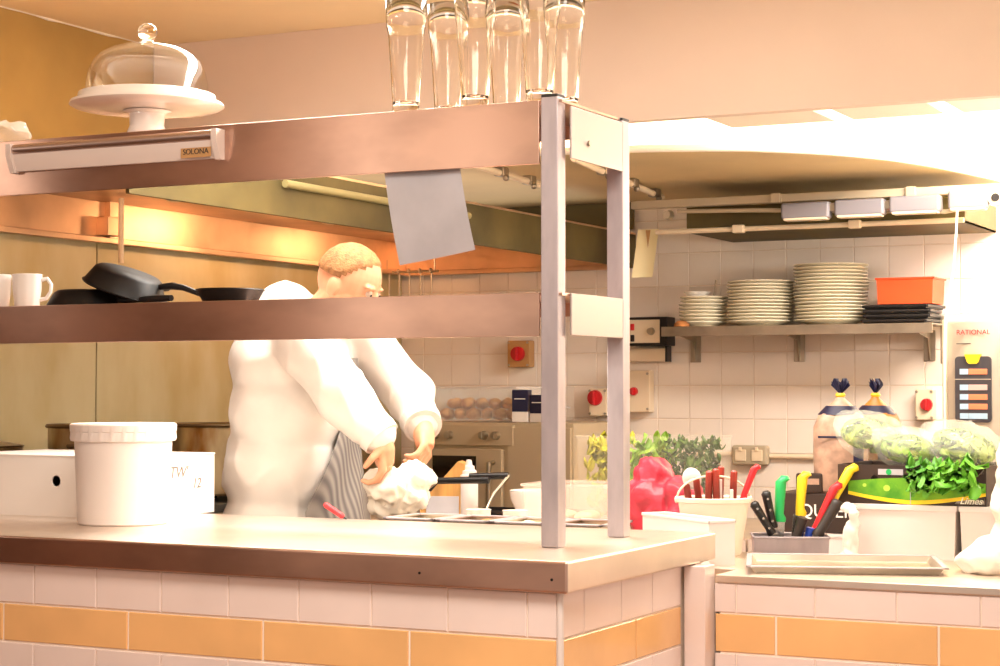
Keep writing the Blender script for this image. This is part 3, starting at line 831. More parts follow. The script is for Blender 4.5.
tag(o, 'cream conduit along the back wall tiles right of the metal socket', 'pipe')
o = MB().tube([(-2.03, YW - .03, 1.08), (-1.98, YW - .05, 1.05), (-1.9, YW - .06, 1.025), (-1.8, YW - .05, 1.0)], .008, 8).build('power_cable', M['black_plastic'])
tag(o, 'short black cable on the back wall beside the salad tub', 'cable')

# ------------------------------------------------------------------ steel oven at the back and what stands on it
ov = thing('steel_oven', 'steel oven with a dark window and a row of knobs near the back wall', 'oven', (-2.14, 4.05, 0))
MB().box((.05, 0, .80), (.78, .62, .80), bev=.006).build('oven_body', M['oven_steel'], ov)
MB().box((-.05, -.318, 1.145), (.42, .02, .09), bev=.003).build('control_panel', M['oven_steel'], ov)
for x in (-.22, -.15, .02, .08):
    k = MB().cyl((x, -.328, 1.145), (x, -.355, 1.145), .020, .016, 20).build('knob', M['steel_plain'], ov)
    MB().box((x, -.357, 1.145), (.006, .006, .03), bev=.001).build('pointer', M['steel_plain'], k)
MB().box((-.09, -.322, .885), (.40, .03, .40), bev=.005).build('door', M['oven_steel'], ov)
MB().box((-.12, -.341, .91), (.215, .008, .29), bev=.003).build('door_window', M['black_glass'], ov)
MB().tube([(.07, -.337, 1.03), (.07, -.385, 1.03), (.07, -.385, .76), (.07, -.337, .76)], .011, 10).build('handle', M['steel_plain'], ov)
MB().box((.28, -.316, .93), (.30, .016, .50), bev=.003).build('side_panel', M['oven_steel'], ov)
for (x, y) in ((-.3, -.27), (.4, -.27), (-.3, .27), (.4, .27)):
    MB().cyl((x, y, 0), (x, y, .41), .025, n=14).build('leg', M['steel_plain'], ov)
ft = thing('food_tub', 'clear plastic tub of golden crumbed food on the steel oven', 'tub', (-2.235, 3.98, 1.202))
mb = MB(); open_box(mb, .43, .30, .15, .004, .97); mb.build('tub_body', M['film'], ft)
mb = MB(); rim_frame(mb, .43, .30, .15); mb.build('rim', M['milky'], ft)
rq = random.Random(3)
for k in range(18):
    lay = 0 if k < 12 else 1
    i = k if lay == 0 else k - 12
    x = (-.165 + .066 * (i % 6)) if lay == 0 else (-.13 + .066 * (i % 5))
    y = (-.07 + .14 * (i // 6)) if lay == 0 else (-.06 + .11 * (i // 5))
    o = MB().sphere((0, 0, 0), (.029 + rq.uniform(-.004, .003), .05, .025), rot=(0, 0, rq.uniform(-.3, .3)), seg=16)
    for v in o.bm.verts: v.co += v.co.normalized() * .007 * noise.noise(v.co * 50 + Vector((k * 3, 0, 0)))
    o = o.build('croquette', M['crumb'], loc=(-2.235 + x, 3.98 + y, 1.202 + .033 + .046 * lay))
    tag(o, 'golden crumbed croquette in the clear tub on the oven', 'croquette', 'croquettes in the clear tub')
t2 = thing('paper_tub', 'clear plastic tub lined with white paper beside the blue cartons', 'tub', (-1.965, 4.09, 1.202))
mb = MB(); open_box(mb, .10, .26, .155, .003, .97); mb.build('tub_body', M['tubclear'], t2)
MB().sheet(lambda u, v: (-.042 + .084 * u, -.11 + .22 * v, .06 + .02 * noise.noise(Vector((u * 4, v * 4, 0)))), 10, 10, .002).build('paper_liner', M['paper'], t2)
for (x, y, h, rz, l) in ((-1.99, 3.83, .140, .15, 'taller navy and white carton on the oven beside the clear tub'), (-1.905, 3.84, .118, -.12, 'shorter navy and white carton on the oven beside the steel post')):
    t = thing('navy_carton', l, 'carton', (x, y, 1.202), rz)
    MB().box((0, 0, h * .16), (.072, .06, h * .32), bev=.002).build('carton_base', M['card_white'], t)
    MB().box((0, 0, h * .66), (.072, .06, h * .68), bev=.002).build('printed_top', M['navy'], t)
    MB().box((0, -.031, h * .72), (.05, .001, .004)).build('print_line', M['white_print'], t)

# ------------------------------------------------------------------ combi oven at the right
rv = thing('combi_oven', 'tall pale combi oven with a control column at the right edge', 'oven', (.41, 3.55, 0))
MB().box((0, .02, 1.20), (.84, .66, .80), bev=.01).build('oven_body', M['oven_white'], rv)
MB().box((0, .02, .4), (.78, .6, .8), bev=.005).build('stand', M['steel_plain'], rv)
# the column bows slightly forward
mb = MB()
mb.prism([(-.405 + .20 * k / 10, -.315 - .022 * math.sin(PI * k / 10)) for k in range(11)] + [(-.205, -.30), (-.405, -.30)], .9, 1.585)
mb.build('control_column', M['oven_white'], rv)
MB().box((-.41, -.318, 1.245), (.016, .03, .70), bev=.004).build('edge_strip', M['cream_plastic'], rv)
def rr(w, h, r, cx=0, cz=0, n=5, top=1.0):
    out = []
    for sx, sz, a0 in ((1, 1, 0), (-1, 1, 90), (-1, -1, 180), (1, -1, 270)):
        for k in range(n + 1):
            a = R(a0 + 90 * k / n)
            z = sz * (h / 2 - r) + r * math.sin(a)
            x = sx * (w / 2 - r) + r * math.cos(a)
            out.append((cx + x * (top if z > 0 else 1), cz + z))
    return out
dp = MB().prism(rr(.128, .235, .014, -.305, 1.345), -.345, -.334, 'y').build('display_panel', M['panel_dark'], rv)
MB().prism([(-.335, 1.470), (-.275, 1.470), (-.285, 1.442), (-.292, 1.436), (-.318, 1.436), (-.325, 1.442)], -.35, -.336, 'y').build('yellow_tab', M['yellow'], rv)
for k, z in enumerate((1.408, 1.352, 1.318, 1.284, 1.250)):
    cols = [('disp_blue', 'disp_orange'), ('disp_blue', 'disp_pink'), ('disp_blue', 'disp_orange'), ('disp_blue', 'disp_orange'), ('disp_blue', 'disp_blue')][k]
    MB().box((-.337, -.346, z), (.030, .003, .020), bev=.0008).build('display', M[cols[0]], dp)
    MB().box((-.288, -.346, z), (.066, .003, .020), bev=.0008).build('display', M[cols[1]], dp)
MB().box((-.305, -.3455, 1.381), (.126, .002, .003)).build('divider', M['oven_white'], dp)
text('lettering', 'RATIONAL', .0245, M['red_print'], rv, (-.305, -.339, 1.548), (R(90), 0, 0))
MB().box((-.335, -.3355, 1.508), (.06, .002, .003)).build('caption_line', M['ink'], rv)
MB().box((.1, -.325, 1.22), (.56, .03, .66), bev=.006).build('door', M['steel_plain'], rv)
MB().box((.12, -.342, 1.24), (.42, .008, .48), bev=.004).build('door_window', M['black_glass'], rv)
MB().tube([(-.14, -.34, 1.45), (-.14, -.39, 1.45), (-.14, -.39, 1.05), (-.14, -.34, 1.05)], .012, 10).build('handle', M['black_plastic'], rv)

# ------------------------------------------------------------------ food pans on the near prep bench
ZB_ = .905
def gn_pan(label, x, y, w, d, food, h=.092, tilt=0):
    t = thing('food_pan', label, 'food pan', (x, y, ZB_), tilt, 'steel food pans on the prep bench')
    mb = MB(); open_box(mb, w - .016, d - .016, h, .0025, .93); mb.build('pan_body', M['steel_plain'], t)
    mb = MB(); rim_frame(mb, w - .016, d - .016, h, .014, .006); mb.build('rim', M['post'], t)
    MB().sheet(lambda u, v: ((u - .5) * (w - .026), (v - .5) * (d - .026), h - .014 + .012 * noise.noise(Vector((u * 5 + x * 9, v * 5, 0)))), 16, 16, .003).build('food', M[food], t)
gn_pan('steel food pan of cream coloured food nearest the chef', -.90, 1.02, .16, .20, 'cream_food')
gn_pan('steel food pan of golden crumbs beside the chef cloth', -.735, 1.02, .16, .20, 'brown_food')
gn_pan('steel food pan of pale sauce in the middle of the bench row', -.57, 1.02, .16, .20, 'cream_food')
gn_pan('steel food pan of brown food below the white bowl', -.405, 1.02, .16, .20, 'brown_food')
for (x, y, l) in ((-.83, 1.20, 'small clear beaker behind the crumb pan, left of two'), (-.72, 1.21, 'small clear beaker behind the food pans, right of two')):
    t = thing('beaker', l, 'beaker', (x, y, ZB_))
    MB().lathe([(0, 0), (.03, 0), (.035, .10), (.0365, .104), (.0345, .104), (.033, .1), (.028, .005), (0, .004)], n=32).build('cup', M['milky'], t)
    MB().lathe([(0, .005), (.027, .005), (.031, .06), (0, .062)], n=28).build('sauce', M['cream_food'], t)

# rear bench: wooden knife block, squeeze bottle, ladles, bowl
kb = thing('wooden_block', 'slanted pale wooden block with a white front behind the chef hands', 'block', (-1.40, 2.05, ZB_), .35)
MB().prism([(-.075, 0), (.07, 0), (.075, .19), (.05, .20), (-.075, .06)], -.06, .06, 'y').build('block_body', M['wood'], kb)
MB().box((.0, -.062, .05), (.11, .003, .07), bev=.001).build('label_plate', M['paper'], kb)
sb = thing('squeeze_bottle', 'white squeeze bottle with a stepped cone nozzle in front of the oven window', 'bottle', (-1.305, 2.04, ZB_))
MB().lathe([(0, 0), (.028, 0), (.031, .004), (.031, .13), (.028, .138), (0, .14)], n=32).build('bottle_body', M['white_plastic'], sb)
MB().lathe([(0, .138), (.032, .138), (.032, .155), (.027, .158), (.026, .17), (.02, .173), (.018, .185), (.012, .188), (.009, .205), (0, .207)], n=32).build('nozzle', M['white_plastic'], sb)
for (p0, p1, pan, l) in (((-1.345, 1.90, 1.046), (-1.17, 1.925, 1.052), (-1.46, 1.86, .916), 'ladle with a black handle lying across in front of the squeeze bottle'),
                         ((-1.26, 1.96, 1.060), (-1.13, 1.985, 1.064), (-1.16, 1.84, .916), 'second black handled ladle further right before the oven door')):
    t = thing('ladle', l, 'ladle', (0, 0, 0), 0, 'black handled ladles on the rear bench')
    MB().tube([p0, p1], [.011, .012], 12).build('handle', M['black_plastic'], t)
    d = Vector(p0) if pan[0] < p0[0] else Vector(p1)
    MB().tube([d, (d + Vector(pan)) / 2 + Vector((0, 0, .02)), pan], .005, 8).build('shaft', M['steel_plain'], t)
    MB().lathe([(0, -.01), (.02, -.008), (.035, .004), (.04, .02), (.037, .02), (.032, .006), (.018, -.005), (0, -.007)], pan, 28).build('cup', M['steel_plain'], t)
bwl = thing('bowl', 'white bowl on the rear bench just left of the front shelf post', 'bowl', (-1.0, 1.93, ZB_))
MB().lathe([(0, 0), (.04, 0), (.045, .004), (.05, .012), (.085, .09), (.088, .118), (.085, .118), (.08, .09), (.045, .016), (0, .012)], n=48).build('bowl_body', M['white_ceramic'], bwl)
tw = thing('dark_tray', 'dark flat oven tray on the rear bench beside the white bowl', 'tray', (-1.24, 2.32, ZB_), .1)
MB().box((0, 0, .006), (.36, .26, .012), bev=.004).build('tray_base', M['black'], tw)
mb = MB(); rim_frame(mb, .36, .26, .014, .01, .02); mb.build('rim', M['black'], tw)

# translucent box of salmon and red bag
sx = thing('fish_box', 'frosted plastic box holding pink salmon fillets between the shelf posts', 'box', (-.675, 1.52, ZB_), .12)
mb = MB(); open_box(mb, .25, .24, .165, .004, .94); mb.build('box_body', M['fishbox'], sx)
mb = MB(); rim_frame(mb, .25, .24, .165, .010, .008); mb.build('rim', M['fishbox'], sx)
for k in range(3):
    o = MB().sphere((0, 0, 0), (.030, .095, .022), seg=18).build('salmon_fillet', M['salmon'], loc=(-.675 + (-.068 + .068 * k) * .99, 1.515 - .008 + .008 * k, .934 + .002 * k), rotz=.12)
    tag(o, 'pink salmon fillet in the frosted box between the shelf posts', 'fillet', 'salmon fillets in the box')
for k in range(2):
    o = MB().sphere((0, 0, 0), (.032, .09, .020), seg=18).build('salmon_fillet', M['salmon'], loc=(-.675 + (-.036 + .072 * k) * .99, 1.515 - .004 + .008 * k, .974), rotz=.12)
    tag(o, 'pink salmon fillet in the frosted box between the shelf posts', 'fillet', 'salmon fillets in the box')
mb = MB()
for c, r in (((-.05, 0, .085), (.095, .08, .085)), ((-.055, .01, .165), (.058, .055, .05)), ((.075, -.01, .06), (.085, .07, .06)), ((.04, -.01, .11), (.06, .055, .05)), ((.12, -.02, .04), (.05, .05, .04))):
    mb.sphere(c, r, seg=24)
rbag = remesh('red_bag', mb, M['red_bag'], None, .006, 2, .012, 19, loc=(-.455, 1.70, ZB_))
for v in rbag.data.vertices: v.co.z = max(v.co.z, 0.0) * 1.10
tag(rbag, 'crumpled red plastic bag behind the rear shelf post', 'bag')

# leafy things
def leaf_cluster(name, material, parent, n, size, spread, loc=(0, 0, 0), curl=.5, up=.3, ruffle=.3, seed=1, fill=False):
    """a bushy head of curled leaves as one mesh"""
    rnd = random.Random(seed)
    mb = MB()
    for i in range(n):
        az = rnd.uniform(0, 2 * PI); el = rnd.uniform(-.2, 1.25)
        d = Vector((math.cos(az) * math.cos(el), math.sin(az) * math.cos(el), math.sin(el)))
        base = Vector((rnd.gauss(0, .25) * spread[0], rnd.gauss(0, .25) * spread[1], rnd.uniform(-.3, .3) * spread[2]))
        tip = Vector((d.x * spread[0], d.y * spread[1], d.z * spread[2])) * rnd.uniform(.55, 1.0)
        side = d.cross(Vector((0, 0, 1)))
        side = side.normalized() if side.length > .05 else Vector((1, 0, 0))
        nrm = side.cross(d).normalized()
        L = size * rnd.uniform(.7, 1.3); Wd = L * rnd.uniform(.45, .75); ph = rnd.uniform(0, 6)
        o_ = base + tip * .6
        if fill: o_ = Vector((rnd.uniform(-1, 1) * spread[0], rnd.uniform(-1, 1) * spread[1], rnd.uniform(-1, 1) * spread[2]))
        def fn(u, v, o_=o_, d=d, side=side, nrm=nrm, L=L, Wd=Wd, ph=ph):
            w = math.sin(PI * min(1, v * .93 + .07)) ** .6
            x = (u - .5) * Wd * w
            lift = ruffle * L * .35 * math.sin(u * 11 + ph) * (abs(u - .5) * 2) * v + curl * L * v * v * .5 - up * L * abs(u - .5)
            return o_ + d * (L * (v - .35)) + side * x + nrm * lift
        mb.sheet(fn, 6, 5)
    o = mb.build(name, material, parent, sharp=80, loc=loc)
    return o
sc_ = thing('salad_tub', 'clear plastic tub for salad leaves on the rear bench against the tiles', 'tub', (-.745, 2.30, ZB_), .12)
mb = MB(); open_box(mb, .47, .24, .285, .004, .96); mb.build('tub_body', M['tubclear'], sc_)
mb = MB(); rim_frame(mb, .47, .24, .285); mb.build('rim', M['tubclear'], sc_)
for (x, y, hw, m, n, s_, l, nm, sd_) in ((-.885, 2.282, .070, 'frisee', 230, .042, 'yellow green frisee leaves at the left end of the clear salad tub', 'frisee_lettuce', 3),
                                     (-.755, 2.298, .056, 'lettuce', 150, .050, 'lime green lettuce in the middle of the clear salad tub', 'lettuce', 4),
                                     (-.612, 2.315, .082, 'herb', 420, .030, 'dark green bushy herbs at the right end of the clear salad tub', 'herb_bunch', 5)):
    o = leaf_cluster(nm, M[m], None, n, s_, (hw, .085, .13), (x, y, 1.05), ruffle=.6, seed=sd_, fill=True)
    for v in o.data.vertices:
        v.co.x = max(-hw, min(hw, v.co.x)); v.co.y = max(-.088, min(.088, v.co.y)); v.co.z = max(-.138, min(.16, v.co.z))
    tag(o, l, 'salad')

# ------------------------------------------------------------------ corner by the jamb: white box and utensil bucket
wbx = thing('white_crate', 'open white plastic box turned at an angle behind the pass corner', 'box', (-.155, 1.075, ZB_), R(-38.3))
mb = MB(); open_box(mb, .34, .075, .112, .004, 1.0)
mb.build('box_body', M['white_plastic'], wbx)
mb = MB(); rim_frame(mb, .34, .075, .110, .006, .008); mb.build('rim', M['white_plastic'], wbx)
ub = thing('utensil_bucket', 'pale grey plastic bucket with a wire handle holding red sticks by the pass end', 'bucket', (-.150, 1.255, ZB_), .5)
MB().lathe([(0, 0), (.070, 0), (.074, .004), (.094, .140), (.099, .142), (.099, .152), (.095, .154), (.090, .15), (.086, .12), (.069, .008), (0, .006)], n=48).build('bucket_body', M['bucket_beige'], ub)
MB().tube([(.098 * math.cos(a), 0, .148 + .062 * math.sin(a)) for a in [PI * k / 20 for k in range(21)]], .0028, 8).build('wire_handle', M['cream_plastic'], ub)
for s_ in (-1, 1):
    MB().sphere((s_ * .099, 0, .147), (.006, .01, .01), seg=12).build('handle_lug', M['bucket_beige'], ub)
rnd = random.Random(5)
for k, (x, y, tx, ty, h, m) in enumerate(((-.045, -.01, -.22, .05, .165, 'rhubarb'), (-.032, .022, -.18, 0, .18, 'rhubarb'), (-.01, -.02, .02, .1, .20, 'rhubarb'), (.004, .02, .07, -.04, .21, 'rhubarb'),
                                          (.02, -.02, -.04, .02, .205, 'rhubarb'), (.045, .01, .05, .06, .20, 'rhubarb'))):
    t = thing('red_stick', 'red brown plastic utensil handle %s in the pale wire handled bucket' % ('leaning furthest left', 'second from the left', 'third from the left', 'standing tallest near the middle', 'fifth from the left', 'furthest right among the reds')[k],
              'utensil', (-.150 + x, 1.255 + y, ZB_ + .008), (R(ty * 40), R(tx * 40), .5), 'red utensils in the bucket')
    h += .018
    MB().tube([(0, 0, 0), (0, 0, h * .5)], .0045, 8).build('shaft', M['steel_plain'], t)
    MB().tube([(0, 0, h * .5), (0, 0, h * .55), (0, 0, h * .9), (0, 0, h * .98), (0, 0, h)], [.006, .010, .0095, .009, .004], 12).build('handle', M[m], t)
for (x, y, h, l) in ((-.02, .045, .20, 'round white spoon head behind the red sticks in the bucket'), (.015, .0, .19, 'flat white spatula among the red sticks in the bucket'), (.058, -.02, .165, 'narrow white handle at the right side of the bucket')):
    t = thing('white_utensil', l, 'utensil', (-.150 + x, 1.255 + y, ZB_ + .008), (0, R(-16) if h > .195 else 0, .5), 'white utensils in the bucket')
    MB().tube([(0, 0, 0), (0, 0, h * .7)], .005, 8).build('handle', M['white_plastic'], t)
    if h > .195: MB().sphere((-.0, 0, h), (.026, .012, .03), seg=18).build('head', M['white_plastic'], t)
    else: MB().box((0, 0, h * .82), (.018 if h > .17 else .010, .006, h * .40), bev=.002).build('head', M['white_plastic'], t)

# knives: a tapered handle with hooked end, bolster and blade
def knife(label, p, q, w, mcol, hook=True, blade=.12, rivets=False, grp='knife handles in the steel container'):
    """handle runs from p (bolster) up to q (butt); the blade continues below p"""
    p, q = Vector(p), Vector(q); w *= 1.4
    d = (q - p).normalized(); L = (q - p).length
    t = thing('knife', label, 'knife', p, 0, grp)
    side = Vector((.89, .45, 0)); side = (side - d * side.dot(d)).normalized(); nr = d.cross(side)
    m = Matrix((side, nr, d)).transposed().to_4x4()
    t.rotation_euler = m.to_euler()
    prof = [(0, .62), (.08, .66), (.18, .52), (.45, .56), (.7, .60), (.86, .62), (.93, .66), (1.0, .40)]
    mb = MB(); rings = []
    for (f, k) in prof:
        off = (.22 * w if hook and f > .9 else (.10 * w if hook and f < .1 else 0))
        rings.append([(off + w * k * .5 * 1.9 * math.cos(a) * .62, w * .42 * math.sin(a) * (1 if f < 1 else .5), f * L) for a in [2 * PI * i / 14 for i in range(14)]])
    vs = [v for r in rings for v in r]; n = 14
    fs = [[j * n + i, j * n + (i + 1) % n, (j + 1) * n + (i + 1) % n, (j + 1) * n + i] for j in range(len(rings) - 1) for i in range(n)] + [list(range(n))[::-1], [(len(rings) - 1) * n + i for i in range(n)]]
    mb.faces(vs, fs); h = mb.build('handle', M[mcol], t, sharp=60)
    if rivets:
        for f in (.2, .5, .8):
            MB().cyl((0, -w * .44, f * L), (0, w * .44, f * L), .0035, n=10).build('rivet', M['blade'], h)
    if blade:
        MB().prism([(-w * .42, .002), (w * .42, .002), (w * .40, -blade * .75), (w * .05, -blade), (-w * .42, -blade * .6)], -.0009, .0009, 'y').build('blade', M['blade'], t)
    return t
kc = thing('knife_container', 'low steel container holding coloured knives behind the baking tray', 'container', (-.03, 1.535, .78), R(22))
mb = MB(); open_box(mb, .205, .15, .16, .002, .92); mb.build('container_body', M['post'], kc)
mb = MB(); rim_frame(mb, .205, .15, .16, .006, .006); mb.build('rim', M['post'], kc)
knife('knife with a green plastic handle standing in the steel container', (-.062, 1.535, .978), (-.055, 1.54, 1.106), .030, 'green')
knife('knife with a yellow handle standing upright in the middle of the container', (-.010, 1.560, .995), (0.0, 1.565, 1.118), .029, 'yellow')
knife('knife with a longer yellow handle leaning right towards the lime crate', (.060, 1.585, 1.005), (.125, 1.63, 1.14), .027, 'yellow')
knife('knife with a red handle leaning right in the container', (.035, 1.55, .952), (.094, 1.58, 1.092), .024, 'red')
knife('black riveted knife furthest left, leaning left in the container', (-.068, 1.50, .945), (-.116, 1.475, 1.034), .024, 'black_plastic', False, .10, True)
knife('black riveted knife beside the green handle', (-.070, 1.515, .962), (-.088, 1.50, 1.064), .025, 'black_plastic', False, .11, True)
knife('short black handled knife in front of the upright yellow one', (-.005, 1.515, .935), (.014, 1.52, .995), .028, 'dark_wood', False, .10)
knife('thick black handled knife on the right of the red handle', (.048, 1.53, .940), (.104, 1.56, 1.040), .032, 'dark_wood', False, .08)
knife('small blue handled tool low behind the red knife', (.022, 1.53, .925), (.032, 1.535, .965), .026, 'blue', False, .08)
knife('red handled knife leaning out of the pale utensil bucket', (-.075, 1.27, 1.052), (-.040, 1.285, 1.148), .019, 'red', True, .10, False, 'knife in the utensil bucket')

# steel baking tray on the short counter
bt = thing('baking_tray', 'shallow steel baking tray on the short tiled counter in front of the knives', 'tray', (.268, 1.045, ZB_ + .001), R(19))
mb = MB()
open_box(mb, .455, .33, .017, .0025, .95)
mb.build('tray_body', M['steel_plain'], bt)
mb = MB(); rim_frame(mb, .462, .338, .017, .014, .004); mb.build('rim', M['post'], bt)

# white tubs and crate of limes
for (x, y, w, d, h, rz, l) in ((.265, 1.775, .29, .30, .245, 0, 'large milky white tub under the lime crate behind the baking tray'), (.50, 1.78, .16, .30, .245, 0, 'narrower white tub under the right end of the lime crate')):
    t = thing('white_tub', l, 'tub', (x, y, .78), rz)
    mb = MB(); open_box(mb, w, d, h, .004, .92); mb.build('tub_body', M['white_plastic'], t)
    mb = MB(); rim_frame(mb, w, d, h - .004, .008, .016); mb.build('rim', M['white_plastic'], t)
lc = thing('lime_crate', 'dark printed cardboard crate with a lime picture on the white tubs', 'crate', (.285, 1.80, 1.029))
cw, cd, ch = .41, .34, .108
mb = MB()
hole = [(-.10 + .010 * math.cos(2 * PI * k / 20), .070 + .010 * math.sin(2 * PI * k / 20)) for k in range(20)]
plate_with_hole(mb, -cw / 2, cw / 2, 0, ch, hole, -cd / 2, .005)
mb.box((0, cd / 2 - .0025, ch / 2), (cw, .005, ch)); mb.box((-cw / 2 + .0025, 0, ch / 2), (.005, cd - .01, ch)); mb.box((cw / 2 - .0025, 0, ch / 2), (.005, cd - .01, ch)); mb.box((0, 0, .0025), (cw - .01, cd - .01, .005))
mb.build('crate_body', M['crate'], lc)
# printed lime picture: green field above a sagging yellow band
yf = -cd / 2 - .0012
up = [(-.175 + .38 * k / 16, .062 + .012 * math.sin(PI * k / 16) - .0 * k) for k in range(17)]
lo = [(-.175 + .38 * k / 16, .012 + .030 * abs(k / 16 - .48) ** 1.6 * 2.4) for k in range(17)]
pr = MB().prism(up + lo[::-1], yf, yf + .001, 'y').build('lime_print', M['lime'], lc)
lo2 = [(x, z - .009 - .002 * math.sin(PI * i / 16)) for i, (x, z) in enumerate(lo)]
MB().prism(lo + lo2[::-1], yf - .0002, yf + .0008, 'y').build('yellow_band', M['yellow'], lc)
for (x, z, r) in ((-.06, .042, .024), (.02, .04, .022), (.075, .044, .018), (-.125, .05, .014)):
    MB().prism([(x + r * math.cos(2 * PI * k / 24), z + r * .8 * math.sin(2 * PI * k / 24)) for k in range(24)], yf - .0004, yf + .0004, 'y').build('lime_shape', M['lime'], pr)
    MB().prism([(x - r * .25 + r * .4 * math.cos(2 * PI * k / 20), z + r * .1 + r * .36 * math.sin(2 * PI * k / 20)) for k in range(20)], yf - .0006, yf + .0002, 'y').build('lime_highlight', M['lime_light'], pr)
MB().box((.0, yf, ch / 2), (.002, .001, ch - .004)).build('seam', M['paper'], lc)
st_ = MB().box((-.055, yf, .089), (.07, .001, .016)).build('label_strip', M['paper'], lc)
MB().prism([(-.06 + .008 * math.cos(2 * PI * k / 16), .089 + .008 * math.sin(2 * PI * k / 16)) for k in range(16)], yf - .0012, yf - .0006, 'y').build('green_dot', M['green'], st_)
text('lettering', 'Limes', .026, M['white_print'], lc, (.165, yf - .0003, .014), (R(90), 0, 0), shear=.35)

# vegetables in clear bags on the crate
def veg_bag(label, c, r, rz, material, seed, tilt=0):
    t = thing('bagged_lettuce', label, 'vegetables', c, (0, tilt, rz), 'bagged vegetables on the lime crate')
    rnd = random.Random(seed)
    lf = leaf_cluster('leaves', material, t, 150, .045, (r[0] * .8, r[1] * .75, r[2] * .8), (0, 0, 0), ruffle=.6, seed=seed, fill=True)
    for v in lf.data.vertices:
        q = Vector((v.co.x / r[0], v.co.y / r[1], v.co.z / r[2])); n_ = q.length
        if n_ > .86: v.co *= .86 / n_
    mb = MB()
    for k in range(9):
        a = rnd.uniform(-.5, .5); b = rnd.uniform(-.5, .5)
        mb.tube([(-r[0] * .62, a * r[1], b * r[2]), (0, a * r[1] * 1.1, b * r[2] * 1.1), (r[0] * .62, a * r[1] * .7, b * r[2] * .7)], [.006, .009, .011], 8)
    mb.build('stalks', M['lettuce_pale'], t)
    mb = MB().sphere((0, 0, 0), r, seg=40)
    for v in mb.bm.verts:
        u = v.co.normalized()
        v.co += u * .016 * (1 - abs(noise.noise(v.co * 17 + Vector((seed, 0, 0))))) + u * .006 * noise.noise(v.co * 48)
        if v.co.x < -r[0] * .55: v.co.z += (-r[0] * .55 - v.co.x) * .35
    mb.build('bag', M['film'], t, sharp=180)
    return t
veg_bag('clear bag of celery and lettuce at the left, propped against the bread', (.122, 1.82, 1.212), (.106, .082, .056), -.1, M['lettuce_pale'], 11, .22)
veg_bag('clear bag of pale lettuce in the middle of the lime crate', (.250, 1.74, 1.178), (.092, .078, .050), .15, M['lettuce'], 12, .15)
veg_bag('clear bag of lettuce at the right end, sagging over the lime crate', (.392, 1.785, 1.184), (.114, .09, .060), -.1, M['lettuce_pale'], 13, .20)
o = leaf_cluster('leafy_greens', M['leaf_green'], None, 150, .040, (.095, .035, .040), (.375, 1.615, 1.105), ruffle=.6, seed=21, fill=True)
for v in o.data.vertices:
    v.co.y = min(-.006 if v.co.z < .03 else .08, v.co.y); v.co.z = max(v.co.z, -.065)
tag(o, 'bright green leaves spilling over the front of the lime crate', 'vegetables')

# bread in bags
def bread_bag(label, c, mcol, rz, seed, s=1.0):
    t = thing('bread_bag', label, 'bread', c, rz, 'bagged bread by the back of the bench')
    mb = MB()
    prof = [(.0, .070, .055), (.01, .078, .06), (.12, .082, .062), (.20, .080, .058), (.235, .066, .046), (.262, .040, .03), (.285, .014, .013), (.297, .011, .011)]
    n = 28; rings = []
    for (z, a, b) in prof:
        ring = []
        for i in range(n):
            an = 2 * PI * i / n
            ca, sa = math.cos(an), math.sin(an)
            k = (abs(ca) ** 3.2 + abs(sa) ** 3.2) ** (-1 / 3.2) if z < .25 else 1
            k *= 1 + .05 * noise.noise(Vector((ca * 2 + seed, sa * 2, z * 18)))
            ring.append((a * ca * k * s, b * sa * k * s, z * s))
        rings.append(ring)
    vs = [v for r_ in rings for v in r_]
    fs = [[j * n + i, j * n + (i + 1) % n, (j + 1) * n + (i + 1) % n, (j + 1) * n + i] for j in range(len(rings) - 1) for i in range(n)] + [list(range(n))[::-1]]
    mb.faces(vs, fs)
    mb.build('wrapper', M[mcol], t, sharp=70)
    # printed dark shoulder and crumpled twisted neck
    MB().lathe([(.0655 * s, .236 * s), (.041 * s, .263 * s), (.043 * s, .264 * s), (.068 * s, .237 * s)], n=20, m=Matrix.Diagonal((1.02, .74, 1, 1))).build('printed_shoulder', M['navy'], t)
    mb = MB(); mb.box((.0, -.0635 * s, .17 * s), (.13 * s, .002, .006)); mb.box((.055 * s, -.0635 * s, .10 * s), (.03 * s, .002, .15 * s))
    mb.build('printed_lines', M['navy'], t)
    MB().lathe([(.012, .290 * s), (.016, .296 * s), (.012, .303 * s)], n=14).build('tie', M['yellow'], t)
    mb = MB()
    for k in range(4):
        a = k * PI / 2 + seed
        mb.sheet(lambda u, v: ((u - .5) * .05 * v * math.cos(a) + .012 * v * math.sin(a + 3 * u), (u - .5) * .05 * v * math.sin(a) + .01 * math.sin(9 * u) * v, .298 * s + .040 * v - .012 * math.sin(u * 8) * v), 6, 4, .0015)
    mb.build('twisted_neck', M['navy'], t, sharp=80)
    return t
low = .78
t = thing('white_tub', 'white tub under the black lettered crate behind the knives', 'tub', (-.02, 2.155, low))
mb = MB(); open_box(mb, .40, .29, .13, .004, .94); mb.build('tub_body', M['white_plastic'], t)
mb = MB(); rim_frame(mb, .40, .29, .126, .006, .012); mb.build('rim', M['white_plastic'], t)
stand = thing('black_crate', 'black printed crate with white lettering behind the knives under the bread', 'crate', (-.02, 2.155, low + .1325), 0)
MB().box((0, 0, .0595), (.42, .30, .119), bev=.004).build('crate_body', M['crate'], stand)
text('lettering', 'QUEENS', .055, M['white_print'], stand, (-.03, -.1515, .065), (R(90), 0, 0))
bread_bag('brown loaf in a pale printed bag on the left, tied with yellow', (-.045, 2.08, low + .252), 'bread_bag', .25, 1)
bread_bag('brown loaf in an orange bag on the right, behind the lettuce bag', (.02, 2.238, low + .252), 'bread_bag_orange', -.2, 2)
t = thing('small_packet', 'small dark packet on the black crate in front of the pale bread bag', 'packet', (-.125, 1.985 + .04, low + .252), .2)
